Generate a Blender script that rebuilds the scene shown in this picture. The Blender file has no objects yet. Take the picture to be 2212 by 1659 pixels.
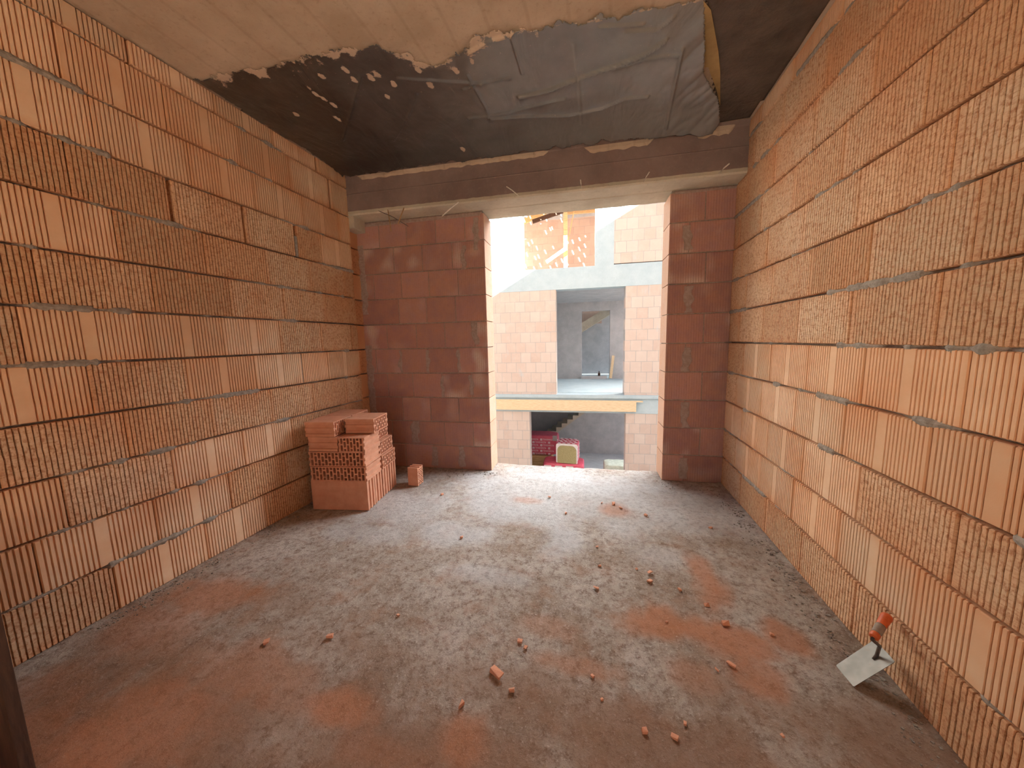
import bpy, bmesh, math, random
import numpy as np
from mathutils import Vector, Matrix, noise as mnoise

SC = bpy.context.scene
COL = SC.collection
R = random.Random(7)

# ------------------------------------------------------------------ camera model (2212 x 1659 frame)
F_PX, YAW, PITCH, ROLL, CAM_H = 748.85, -0.266403, 0.123948, -0.023499, 1.305
def cam_axes():
    cy, sy = math.cos(YAW), math.sin(YAW)
    fwd = Vector((sy*math.cos(PITCH), cy*math.cos(PITCH), -math.sin(PITCH)))
    right = Vector((cy, -sy, 0)); up = right.cross(fwd)
    r = math.cos(ROLL)*right + math.sin(ROLL)*up
    u = -math.sin(ROLL)*right + math.cos(ROLL)*up
    return r, u, fwd
AX_R, AX_U, AX_F = cam_axes()
EYE = Vector((0, 0, CAM_H))
def ray(px, py):
    return AX_R*((px-1106)/F_PX) + AX_U*((829.5-py)/F_PX) + AX_F
def on_plane(px, py, pt, n):
    d = ray(px, py); return EYE + d*((pt-EYE).dot(n)/d.dot(n))
def on_z(px, py, z=0.0):
    return on_plane(px, py, Vector((0, 0, z)), Vector((0, 0, 1)))

# ------------------------------------------------------------------ room frames
XL = -2.359                                  # left wall plane
ANG_R, XR = 0.0280, 1.0893                   # right wall plane
BN = Vector((-0.060307, 0.99818, 0)); BT = Vector((0.99818, 0.060307, 0)); B0 = Vector((0, 3.26315, 0))
CEIL = 2.873
UP = Vector((0, 0, 1))
def bp(t, off, z): return B0 + BT*t + BN*off + UP*z           # frame of the back wall (off grows outwards)
def on_back(px, py, off): return on_plane(px, py, B0 + BN*off, BN)
def tz(px, py, off):
    q = on_back(px, py, off); return q.dot(BT) - B0.dot(BT), q.z
RU = Vector((-math.sin(ANG_R), math.cos(ANG_R), 0)); RO = Vector((XR, 0, 0)); RN = Vector((-math.cos(ANG_R), -math.sin(ANG_R), 0))
LU = Vector((0, 1, 0)); LO = Vector((XL, 0, 0)); LN = Vector((1, 0, 0))

# ------------------------------------------------------------------ materials
def lin(c):
    return tuple(((x/255)/12.92 if x/255 <= .04045 else ((x/255+.055)/1.055)**2.4) for x in c)
class NT:
    def __init__(s, name):
        s.m = bpy.data.materials.new(name); s.m.use_nodes = True
        s.t = s.m.node_tree; s.n = s.t.nodes; s.l = s.t.links
        s.b = s.n['Principled BSDF']; s.tc = s.n.new('ShaderNodeTexCoord')
        s.b.inputs['Specular IOR Level'].default_value = .25
    def link(s, a, b): s.l.new(a, b)
    def mapping(s, scale=(1, 1, 1), rot=(0, 0, 0), src=None):
        mp = s.n.new('ShaderNodeMapping'); mp.inputs['Scale'].default_value = scale; mp.inputs['Rotation'].default_value = rot
        s.link(src or s.tc.outputs['Object'], mp.inputs['Vector']); return mp.outputs[0]
    def noise(s, scale, detail=5, rough=.6, vec=None, dist=0):
        nd = s.n.new('ShaderNodeTexNoise'); nd.inputs['Scale'].default_value = scale; nd.inputs['Detail'].default_value = detail
        nd.inputs['Roughness'].default_value = rough; nd.inputs['Distortion'].default_value = dist
        s.link(vec or s.tc.outputs['Object'], nd.inputs['Vector']); return nd.outputs['Fac']
    def voro(s, scale, vec=None, feature='F1'):
        nd = s.n.new('ShaderNodeTexVoronoi'); nd.inputs['Scale'].default_value = scale; nd.feature = feature
        s.link(vec or s.tc.outputs['Object'], nd.inputs['Vector']); return nd.outputs['Distance']
    def ramp(s, fac, stops, interp='LINEAR'):
        nd = s.n.new('ShaderNodeValToRGB'); cr = nd.color_ramp; cr.interpolation = interp
        while len(cr.elements) < len(stops): cr.elements.new(.5)
        for e, (p, c) in zip(cr.elements, stops):
            e.position = p; e.color = (c, c, c, 1) if isinstance(c, (int, float)) else (*c, 1)
        s.link(fac, nd.inputs['Fac']); return nd.outputs['Color']
    def mix(s, fac, a, b, mode='MIX'):
        nd = s.n.new('ShaderNodeMix'); nd.data_type = 'RGBA'; nd.blend_type = mode
        for sock, v in ((nd.inputs[0], fac), (nd.inputs[6], a), (nd.inputs[7], b)):
            if isinstance(v, (int, float)): sock.default_value = v
            elif isinstance(v, tuple): sock.default_value = (*v, 1)
            else: s.link(v, sock)
        return nd.outputs[2]
    def math(s, op, a, b=0.0):
        nd = s.n.new('ShaderNodeMath'); nd.operation = op
        for sock, v in ((nd.inputs[0], a), (nd.inputs[1], b)):
            if isinstance(v, (int, float)): sock.default_value = v
            else: s.link(v, sock)
        return nd.outputs[0]
    def attr(s, name='Col'):
        nd = s.n.new('ShaderNodeAttribute'); nd.attribute_name = name; return nd.outputs['Color'], nd.outputs['Alpha']
    def bump(s, h, strength=.5, dist=.01, prev=None):
        nd = s.n.new('ShaderNodeBump'); nd.inputs['Distance'].default_value = dist
        if isinstance(strength, (int, float)): nd.inputs['Strength'].default_value = strength
        else: s.link(strength, nd.inputs['Strength'])
        s.link(h, nd.inputs['Height'])
        if prev: s.link(prev, nd.inputs['Normal'])
        return nd.outputs[0]
    def out(s, color, rough=.85, normal=None, spec=None):
        if isinstance(color, tuple): s.b.inputs['Base Color'].default_value = (*color, 1)
        else: s.link(color, s.b.inputs['Base Color'])
        if isinstance(rough, (int, float)): s.b.inputs['Roughness'].default_value = rough
        else: s.link(rough, s.b.inputs['Roughness'])
        if normal: s.link(normal, s.b.inputs['Normal'])
        if spec is not None: s.b.inputs['Specular IOR Level'].default_value = spec
        return s.m

def simple(name, c1, c2=None, scale=20, rough=.8, bump=.3, bdist=.004, stretch=(1, 1, 1), spec=.25):
    k = NT(name); v = k.mapping(stretch)
    f = k.noise(scale, vec=v); c2 = c2 or tuple(x*.7 for x in c1)
    col = k.mix(k.ramp(f, [(.35, 0.0), (.65, 1.0)]), c2, c1)
    return k.out(col, rough, k.bump(k.noise(scale*3, vec=v), bump, bdist), spec)

def mat_clay():
    k = NT('ribbed_clay'); c, a = k.attr()
    n1 = k.noise(9, 4); col = k.mix(k.ramp(n1, [(.35, 0.0), (.7, .35)]), c, (.60, .31, .16))
    # mottled fired skin on the rough blocks
    n2 = k.noise(62, 7, .72); m2 = k.math('MULTIPLY', k.ramp(n2, [(.50, 0.0), (.62, .72)]), a)
    col = k.mix(m2, col, (.36, .145, .06))
    v = k.mapping((10, 10, 90)); n3 = k.noise(2.2, 4, .6, v)
    col = k.mix(k.math('MULTIPLY', k.ramp(n3, [(.52, 0.0), (.68, .6)]), a), col, (.42, .19, .10))
    n4 = k.noise(260, 2); b1 = k.bump(n4, .12, .002)
    b2 = k.bump(n2, k.math('MULTIPLY', a, .45), .006, b1)
    return k.out(col, .9, b2, .15)
M = {}
M['clay'] = mat_clay()
M['mortar'] = simple('grey_mortar', (.38, .33, .28), (.24, .20, .165), 45, .95, .6, .006)
def mat_concrete(name, c1, c2, c3, lines=None, axis=0):
    k = NT(name)
    n = k.noise(3.2, 6, .65); col = k.mix(k.ramp(n, [(.35, 0.0), (.68, 1.0)]), c2, c1)
    n2 = k.noise(38, 6, .7); col = k.mix(k.ramp(n2, [(.55, 0.0), (.75, .5)]), col, c3)
    nb = k.bump(n2, .35, .004)
    if lines:
        w = k.n.new('ShaderNodeTexWave'); w.bands_direction = 'XYZ'[axis]; w.inputs['Scale'].default_value = lines
        w.inputs['Distortion'].default_value = .25; w.inputs['Detail'].default_value = 1
        k.link(k.tc.outputs['Object'], w.inputs['Vector'])
        l = k.ramp(w.outputs['Fac'], [(.0, 1.0), (.035, 0.0), (1, 0.0)])
        col = k.mix(k.math('MULTIPLY', l, .18), col, c3); nb = k.bump(l, .2, .006, nb)
    return k.out(col, .9, nb, .2)
M['ceiling'] = mat_concrete('board_marked_ceiling', (.58, .455, .35), (.45, .335, .245), (.28, .19, .12), 1.6, 0)
M['soffit'] = mat_concrete('raw_concrete', (.62, .56, .45), (.48, .42, .33), (.30, .26, .2))
M['beamface'] = mat_concrete('stained_beam_face', (.29, .21, .19), (.21, .15, .135), (.34, .27, .24))
M['concrete_out'] = mat_concrete('pale_concrete', (.49, .58, .615), (.42, .515, .555), (.29, .36, .39))
M['plaster_in'] = mat_concrete('grey_render', (.52, .52, .53), (.41, .415, .43), (.30, .30, .32))
def mat_floor():
    k = NT('dusty_concrete_floor'); c, a = k.attr()
    n1 = k.noise(2.1, 7, .66); col = k.mix(k.ramp(n1, [(.34, 0.0), (.64, 1.0)]), (.30, .215, .155), (.53, .47, .415))
    v = k.mapping((5, 2.4, 1), (0, 0, .12)); n2 = k.noise(2.4, 8, .72, v)
    col = k.mix(k.ramp(n2, [(.54, 0.0), (.72, .6)]), col, (.64, .58, .54))
    n3 = k.noise(24, 9, .82); col = k.mix(k.ramp(n3, [(.47, 0.0), (.62, .85)]), col, (.17, .105, .075))
    n4 = k.noise(85, 5, .75); col = k.mix(k.ramp(n4, [(.56, 0.0), (.68, .8)]), col, (.68, .59, .52))
    n6 = k.noise(140, 3, .7); col = k.mix(k.ramp(n6, [(.60, 0.0), (.70, .6)]), col, (.12, .07, .05))
    n5 = k.noise(5, 6, .65); col = k.mix(k.ramp(n5, [(.52, 0.0), (.74, .6)]), col, (.36, .18, .10))
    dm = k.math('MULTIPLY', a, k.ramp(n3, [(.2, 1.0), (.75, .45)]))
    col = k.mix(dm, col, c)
    h = k.math('ADD', k.math('MULTIPLY', n3, .6), k.math('MULTIPLY', n4, .4))
    return k.out(col, .92, k.bump(h, .9, .016), .2)
M['floor'] = mat_floor()
def mat_film():
    k = NT('black_polythene_film'); c, a = k.attr()
    n1 = k.noise(55, 5, .7); n2 = k.noise(4, 5, .65)
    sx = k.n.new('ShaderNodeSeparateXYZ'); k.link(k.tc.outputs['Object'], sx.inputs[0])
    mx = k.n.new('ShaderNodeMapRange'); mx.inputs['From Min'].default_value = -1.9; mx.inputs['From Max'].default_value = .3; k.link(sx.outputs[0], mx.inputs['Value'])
    lightened = k.math('ADD', k.math('MULTIPLY', mx.outputs[0], .8), k.math('MULTIPLY', k.math('SUBTRACT', n2, .5), .7))  # reflected grey sheen painted into the film, paler to the right
    base = k.mix(k.ramp(lightened, [(0.0, 0.0), (.85, 1.0)]), (.036, .030, .028), (.23, .222, .214))
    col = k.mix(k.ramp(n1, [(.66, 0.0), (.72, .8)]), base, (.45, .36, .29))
    nc = k.noise(16, 6, .72)
    cm = k.ramp(k.math('ADD', a, k.math('MULTIPLY', k.math('SUBTRACT', nc, .5), 1.3)), [(.5, 0.0), (.58, 1.0)])
    col = k.mix(cm, col, (.52, .39, .29))
    rg = k.mix(cm, (.29,)*3, (.9,)*3)
    nb = k.bump(k.noise(5, 3, .5, k.mapping((1, .45, 1), (0, 0, .5)), 1.2), .35, .03)
    nb = k.bump(k.noise(26, 4, .6, k.mapping((1, .5, 1), (0, 0, -.6))), .15, .006, nb)
    return k.out(col, rg, nb, 1.0)
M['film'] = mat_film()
M['film_back'] = simple('ochre_paper', (.42, .29, .13), (.33, .22, .10), 12, .7, .2)
M['dark_film'] = simple('brown_black_film', (.125, .095, .078), (.06, .045, .038), 5, .5, .5, .02, spec=.4)
M['orange_clay'] = simple('fresh_orange_clay', (.66, .33, .21), (.58, .265, .16), 14, .85, .2, .002)
M['timber'] = simple('raw_timber', (.62, .42, .22), (.48, .30, .14), 9, .8, .3, .003, (1, 8, 8))
M['pale_timber'] = simple('pale_sawn_timber', (.80, .64, .43), (.68, .50, .30), 9, .8, .3, .003, (1, 8, 8))
M['dark_mortar'] = simple('dirty_pointing', (.43, .33, .29), (.33, .235, .20), 45, .95, .6, .006)
M['old_board'] = simple('dark_stained_timber', (.085, .045, .03), (.05, .027, .02), 9, .85, .3, .003, (8, 8, 1))
M['wire'] = simple('pale_tie_wire', (.86, .80, .72), (.7, .64, .56), 60, .6, .1)
M['straw'] = simple('dry_splinter', (.50, .31, .15), (.38, .22, .10), 60, .9, .1)
M['steel'] = None
k = NT('worn_steel'); n = k.noise(40, 5, .7); n2 = k.noise(9, 3)
col = k.mix(k.ramp(n2, [(.4, 0.0), (.62, 1.0)]), (.20, .18, .155), (.28, .25, .22)); k.b.inputs['Metallic'].default_value = .35
M['steel'] = k.out(k.mix(k.ramp(n, [(.6, 0.0), (.72, .5)]), col, (.22, .17, .13)), .5, k.bump(n, .2, .001), .4)
M['orange'] = simple('orange_plastic', (.66, .13, .03), (.52, .09, .02), 30, .45, .1, .001, spec=.5)
M['grip'] = simple('grey_rubber', (.30, .23, .18), (.22, .165, .13), 60, .75, .2, .001)
M['tang'] = simple('dark_steel', (.13, .10, .085), (.08, .06, .05), 60, .5, .2, .001, spec=.5)
M['red_wrap'] = simple('red_plastic_wrap', (.68, .10, .16), (.58, .085, .14), 9, .4, .4, .01, spec=.5)
M['white_wrap'] = simple('white_plastic_wrap', (.78, .76, .76), (.66, .62, .63), 9, .4, .3, .01, spec=.5)
M['wool'] = simple('mineral_wool', (.42, .36, .19), (.32, .28, .14), 40, .98, .6, .01)
M['white'] = simple('white_print', (.85, .80, .82), (.8, .74, .77), 9, .5, .05)
M['grey_label'] = simple('grey_label', (.45, .43, .42), (.35, .33, .33), 60, .6, .05)
M['sack'] = simple('pale_sack', (.62, .66, .57), (.5, .54, .46), 14, .8, .5, .01)
M['dark'] = simple('bare_ground', (.22, .2, .18), (.16, .14, .12), 4, .95, .5)
def mat_bricks(name, c1, c2, mort, scale=1.0, bw=.25, rh=.25, msz=.006):
    # masonry in the frame of the back wall: x along the wall, z up
    k = NT(name); sp = k.n.new('ShaderNodeSeparateXYZ'); k.link(k.tc.outputs['Object'], sp.inputs[0])
    cb = k.n.new('ShaderNodeCombineXYZ'); k.link(sp.outputs[0], cb.inputs[0]); k.link(sp.outputs[2], cb.inputs[1])
    br = k.n.new('ShaderNodeTexBrick'); k.link(cb.outputs[0], br.inputs['Vector'])
    br.inputs['Scale'].default_value = 1; br.inputs['Brick Width'].default_value = bw; br.inputs['Row Height'].default_value = rh
    br.inputs['Mortar Size'].default_value = msz; br.inputs['Mortar Smooth'].default_value = .2; br.inputs['Bias'].default_value = -.1
    br.inputs['Color1'].default_value = (*c1, 1); br.inputs['Color2'].default_value = (*c2, 1); br.inputs['Mortar'].default_value = (*mort, 1)
    n = k.noise(5, 5, .65); col = k.mix(k.ramp(n, [(.45, 0.0), (.75, .45)]), br.outputs['Color'], tuple(x*1.12 for x in c1))
    n2 = k.noise(2.6, 6, .7, k.mapping((1.4, 1, .6)))
    col = k.mix(k.ramp(n2, [(.60, 0.0), (.70, .7)]), col, (.52, .53, .53))
    return k.out(col, .92, k.bump(k.math('SUBTRACT', 1.0, br.outputs['Fac']), .5, .01), .15)
M['facade_brick'] = mat_bricks('pale_clay_masonry', (.62, .52, .455), (.56, .43, .36), (.43, .40, .38))
M['attic_brick'] = mat_bricks('red_clay_masonry', (.55, .41, .34), (.48, .34, .275), (.42, .34, .30), rh=.25, bw=.37)

# ------------------------------------------------------------------ mesh helpers
class MB:
    def __init__(s): s.v = []; s.f = []; s.c = []; s.mi = []
    def grid(s, P, cols=None, mi=0, flip=False):
        b = len(s.v); nj = len(P); ni = len(P[0])
        for j in range(nj):
            for i in range(ni):
                s.v.append(P[j][i]); s.c.append(cols[j][i] if cols is not None else (1, 1, 1, 0))
        for j in range(nj-1):
            for i in range(ni-1):
                a = b+j*ni+i; q = (a, a+1, a+ni+1, a+ni)
                s.f.append(q[::-1] if flip else q); s.mi.append(mi)
    def box(s, lo, hi, fr=None, mi=0, col=(1, 1, 1, 0)):
        # fr maps local (x,y,z) to a point
        b = len(s.v); fr = fr or (lambda x, y, z: Vector((x, y, z)))
        for z in (lo[2], hi[2]):
            for (x, y) in ((lo[0], lo[1]), (hi[0], lo[1]), (hi[0], hi[1]), (lo[0], hi[1])):
                s.v.append(fr(x, y, z)); s.c.append(col)
        for q in ((0, 3, 2, 1), (4, 5, 6, 7), (0, 1, 5, 4), (1, 2, 6, 5), (2, 3, 7, 6), (3, 0, 4, 7)):
            s.f.append(tuple(b+i for i in q)); s.mi.append(mi)
    def prism(s, poly, vec, mi=0, col=(1, 1, 1, 0)):
        b = len(s.v); n = len(poly)
        for p in poly: s.v.append(Vector(p)); s.c.append(col)
        for p in poly: s.v.append(Vector(p)+vec); s.c.append(col)
        s.f.append(tuple(b+i for i in range(n))[::-1]); s.mi.append(mi)
        s.f.append(tuple(b+n+i for i in range(n))); s.mi.append(mi)
        for i in range(n):
            j = (i+1) % n; s.f.append((b+i, b+j, b+n+j, b+n+i)); s.mi.append(mi)
    def tube(s, pts, r, seg=8, mi=0, taper=None):
        b = len(s.v); n = len(pts)
        for i, p in enumerate(pts):
            p = Vector(p); d = (Vector(pts[min(i+1, n-1)])-Vector(pts[max(i-1, 0)])).normalized()
            a = d.orthogonal().normalized(); c = d.cross(a); rr = r[i] if isinstance(r, (list, tuple)) else r
            for kk in range(seg):
                t = 2*math.pi*kk/seg; s.v.append(p+(a*math.cos(t)+c*math.sin(t))*rr); s.c.append((1, 1, 1, 0))
        for i in range(n-1):
            for kk in range(seg):
                q = (kk+1) % seg; s.f.append((b+i*seg+kk, b+i*seg+q, b+(i+1)*seg+q, b+(i+1)*seg+kk)); s.mi.append(mi)
        s.f.append(tuple(b+kk for kk in range(seg))[::-1]); s.mi.append(mi)
        s.f.append(tuple(b+(n-1)*seg+kk for kk in range(seg))); s.mi.append(mi)
    def build(s, name, mats, parent=None, smooth=False, normals=True, bevel=0, origin=None):
        me = bpy.data.meshes.new(name); o0 = Vector(origin) if origin is not None else Vector((0, 0, 0))
        me.from_pydata([tuple(Vector(p)-o0) for p in s.v], [], s.f)
        mats = mats if isinstance(mats, list) else [mats]
        for m in mats: me.materials.append(m)
        if len(mats) > 1: me.polygons.foreach_set('material_index', s.mi)
        at = me.color_attributes.new('Col', 'FLOAT_COLOR', 'POINT')
        at.data.foreach_set('color', np.array(s.c, dtype=np.float32).ravel())
        if normals:
            bm = bmesh.new(); bm.from_mesh(me); bmesh.ops.recalc_face_normals(bm, faces=bm.faces); bm.to_mesh(me); bm.free()
        if smooth: me.polygons.foreach_set('use_smooth', [True]*len(me.polygons))
        me.update()
        ob = bpy.data.objects.new(name, me); COL.objects.link(ob); ob.location = o0
        if bevel:
            md = ob.modifiers.new('edge', 'BEVEL'); md.width = bevel; md.segments = 2; md.limit_method = 'ANGLE'
        if parent: ob.parent = parent
        return ob
def tag(o, label=None, cat=None, group=None, kind=None):
    if label: o['label'] = label
    if cat: o['category'] = cat
    if group: o['group'] = group
    if kind: o['kind'] = kind
    return o
def struct(o, label=None, cat=None): return tag(o, label, cat, None, 'structure')
def empty(name, loc, label, cat, group=None, rot=None):
    o = bpy.data.objects.new(name, None); COL.objects.link(o); o.location = loc; o.empty_display_size = .1
    if rot: o.rotation_euler = rot
    return tag(o, label, cat, group)
def frame_empty_matrix():
    return Matrix((( BT.x, BN.x, 0, B0.x), (BT.y, BN.y, 0, B0.y), (0, 0, 1, 0), (0, 0, 0, 1)))
def N(x, y=0, z=0): return mnoise.noise(Vector((x, y, z)))      # about -1..1
def sstep(a, b, x):
    t = max(0, min(1, (x-a)/(b-a))); return t*t*(3-2*t)

# ------------------------------------------------------------------ ribbed block walls
def brick_tint(kind, rr):
    if kind == 's': a, b = (.79, .595, .42), (.71, .455, .285)
    else: a, b = (.72, .535, .365), (.62, .385, .225)
    t = rr.random(); g = .85+.24*rr.random()
    return tuple((a[i]*(1-t)+b[i]*t)*g for i in range(3))
def rib_brick(mb, O, U, Nn, u0, u1, z0, z1, kind, rr, dep=0.0, ribs=True, warm=0.0):
    w = u1-u0; prof = [(u0, -.05), (u0, -.004), (u0+.003, 0)]
    if ribs:
        c = (u0+u1)/2; gs = []
        if w > .3 and kind == 's':
            i = 0
            while .027+.0172*i < w/2-.010: gs += [c-.027-.0172*i, c+.027+.0172*i]; i += 1
        else:
            i = 1
            while u0+.0172*i < u1-.010: gs.append(u0+.0172*i); i += 1
        gw, gd_ = (.0068, -.0105) if kind == 's' else (.0056, -.010)
        for g in sorted(gs): prof += [(g-gw/2, 0), (g-gw/2+.0006, gd_), (g+gw/2-.0006, gd_), (g+gw/2, 0)]
    prof += [(u1-.003, 0), (u1, -.004), (u1, -.05)]
    nr = 5 if kind == 's' else 13
    if not ribs: nr = 2
    zs = [(z0, -.05), (z0, -.004), (z0+.003, 0)]+[(z0+(z1-z0)*j/(nr+1), 0) for j in range(1, nr+1)]+[(z1-.003, 0), (z1, -.004), (z1, -.05)]
    ti = brick_tint(kind, rr); al = 0.0 if kind == 's' else 1.0
    jx, jd = (.0003, .0002) if kind == 's' else (.0011, .0008)
    P, C = [], []; tilt = rr.uniform(-.003, .003); push = rr.uniform(-.003, .001)+dep
    for (z, dz) in zs:
        row, cr = [], []
        for i, (u, d) in enumerate(prof):
            dd = min(d, dz)+push+tilt*((u-u0)/w-.5)
            uu, zz = u, z
            inner = 2 < i < len(prof)-3 and dz == 0
            if inner:
                s_ = N(round((u-u0)/.0172)*7.3+u0*3, z*52, 3.1)
                uu += jx*s_*2; dd += jd*N(u*160, z*130, 7.7)*1.5
            row.append(O+U*uu+UP*zz+Nn*dd)
            e = max(0, 1-min(u-u0, u1-u)/.035)*.35+max(0, 1-min(z-z0, z1-z)/.03)*.30
            e += max(0, N(u*3.1+5, z*4.2, 1.3))*.8+warm
            e = min(.85, e)
            cr.append((ti[0]*(1-e)+.63*e, ti[1]*(1-e)+.305*e, ti[2]*(1-e)+.15*e, al))
        P.append(row); C.append(cr)
    mb.grid(P, C)
def fill(js, u_lo, u_hi, mod):
    js = sorted(js)
    while js[0]-mod > u_lo-.2: js.insert(0, js[0]-mod)
    while js[-1]+mod < u_hi-.04: js.append(js[-1]+mod)
    js = [j for j in js if u_lo+.03 < j < u_hi-.02]
    return [u_lo]+js+[u_hi]
def mortar_bed(mb, O, U, Nn, ua, ub, z, seed, amp=1.0):
    n = int((ub-ua)/.011); rows = [[], [], [], [], []]; cols = [[], [], [], [], []]
    for i in range(n+1):
        u = ua+(ub-ua)*i/n
        a = .5+.5*N(u*2.3, seed*7.7, 1)+.35*N(u*11, seed*3.1, 4); a = sstep(.42, .75, a)*amp
        b = .5+.5*N(u*38, seed, 9)
        h = .0065+a*(.002+.012*b); dp = -.034+a*(.036+.007*b)
        hd = h*(1+.6*a*N(u*55, seed, 2)); ed = -.038+a*.0395
        for r_, (dz, dd) in enumerate(((-hd, ed), (-hd*.55, dp), (N(u*60, 2, seed)*.002, dp+.003*a), (h*.55, dp), (h, ed))):
            rows[r_].append(O+U*u+UP*(z+dz)+Nn*dd); cols[r_].append((1, 1, 1, 0))
    mb.grid(rows, cols)
def ribbed_wall(name, O, U, Nn, u_lo, u_vis, u_hi, courses, mod, kindf, gaps, seed, label, extra=None, tk=.20, top=2.866):
    rr = random.Random(seed); mb = MB()
    for kc in range(12):
        z0 = kc*.25+.006; z1 = min(kc*.25+.244, top)
        ed = fill(courses[kc], u_lo, u_hi, mod)
        for a, b in zip(ed[:-1], ed[1:]):
            if b-a < .02: continue
            g0 = gaps.get((kc, round(a, 2)), .0026); g1 = gaps.get((kc, round(b, 2)), .0026)
            rib_brick(mb, O, U, Nn, a+g0, b-g1, z0, z1, kindf(kc, (a+b)/2), rr, ribs=b > u_vis)
    if extra: extra(mb, rr)
    # core of the wall behind the joints
    def fr(x, y, z): return O+U*x+Nn*y+UP*z
    w = mb.build(name, M['clay'], normals=False)
    core = MB(); core.box((u_lo, -tk, -.02), (u_hi, -.045, CEIL+.01), fr); c = core.build('wall_core', M['clay'], w)
    mo = MB()
    for kc in range(1, 12): mortar_bed(mo, O, U, Nn, max(u_vis-.3, u_lo), u_hi-.003, kc*.25, seed+kc)
    if seed == 11:
        mo.box((2.298, -.05, 2.004), (2.322, -.006, 2.16), fr); mo.box((2.236, -.05, 1.01), (2.256, -.008, 1.235), fr)
    mo.build('mortar', M['mortar'], w, normals=False)
    return struct(w, label, 'wall')

LC = {11: [1.39, 1.79, 2.19, 2.58], 10: [1.13, 1.52, 1.92, 2.31, 2.71], 9: [1.21, 1.61, 2.00, 2.40, 2.79], 8: [1.10, 1.49, 1.90, 2.31, 2.56],
      7: [1.23, 1.63, 2.03, 2.41], 6: [.95, 1.35, 1.75, 2.14, 2.54], 5: [.88, 1.28, 1.68, 2.08, 2.47, 2.84], 4: [1.05, 1.45, 1.86, 2.25, 2.52],
      3: [1.15, 1.55, 1.95, 2.33, 2.72], 2: [.91, 1.32, 1.72, 2.10, 2.5], 1: [.80, 1.21, 1.60, 2.01, 2.4], 0: [1.02, 1.43, 1.82, 2.2, 2.6]}
def lkind(kc, u):
    if kc in (3, 6): return 'b'
    if kc == 8: return 's' if u > 2.56 else 'b'
    if kc == 7: return 's' if u < 1.23 else 'b'
    if kc == 5: return 's' if .88 < u < 2.08 else 'b'
    if kc == 4: return 'b' if 1.05 < u < 1.45 else 's'
    if kc == 2: return 's' if u < .91 or 1.32 < u < 2.1 else 'b'
    if kc == 1: return 's' if u < 1.6 and u > .4 else 'b'
    if kc == 0: return 's' if 1.02 < u < 1.82 else 'b'
    return 's'
LG = {(8, 1.49): .013, (8, 1.9): .010, (8, 2.31): .016, (11, 1.39): .006, (11, 2.58): .010, (10, 2.71): .012, (4, 2.25): .007, (5, 2.84): .006, (10, 1.13): .004}
RC = {k_: v for k_, v in enumerate([[2.92, 2.51, 2.10, 1.70, 1.30], [3.05, 2.63, 2.22, 1.83, 1.43], [2.96, 2.55, 2.15, 1.74, 1.33], [3.10, 2.67, 2.26, 1.86, 1.45],
      [3.0, 2.58, 2.18, 1.78, 1.36], [3.12, 2.72, 2.30, 1.89, 1.48], [3.02, 2.63, 2.22, 1.81, 1.40], [3.14, 2.73, 2.32, 1.91, 1.5], [3.22, 2.85, 2.44, 2.03, 1.62],
      [3.10, 2.7, 2.29, 1.88, 1.47], [3.03, 2.62, 2.21, 1.8, 1.39], [2.95, 2.54, 2.13, 1.72, 1.31]])}
def rkind(kc, u):
    if kc in (1, 3, 4): return 's' if u < 3.0 else 'b'
    if kc == 2: return 's' if u > 1.74 else 'b'
    if kc == 11: return 's'
    return 'b'
RG = {(8, 3.22): .007, (7, 3.14): .004, (6, 3.02): .004, (5, 3.12): .007, (0, 2.92): .004, (9, 3.1): .003, (10, 3.03): .003}
U_L, U_R = 2.935, 3.325
wall_left = ribbed_wall('wall_left', LO, LU, LN, -1.5, .45, U_L, LC, .397, lkind, LG, 11,
    'ribbed orange hollow block wall beside the stacked blocks')
wall_right = ribbed_wall('wall_right', RO, RU, RN, -1.5, .75, U_R, RC, .41, rkind, RG, 23,
    'ribbed orange hollow block wall behind the leaning trowel')

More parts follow.
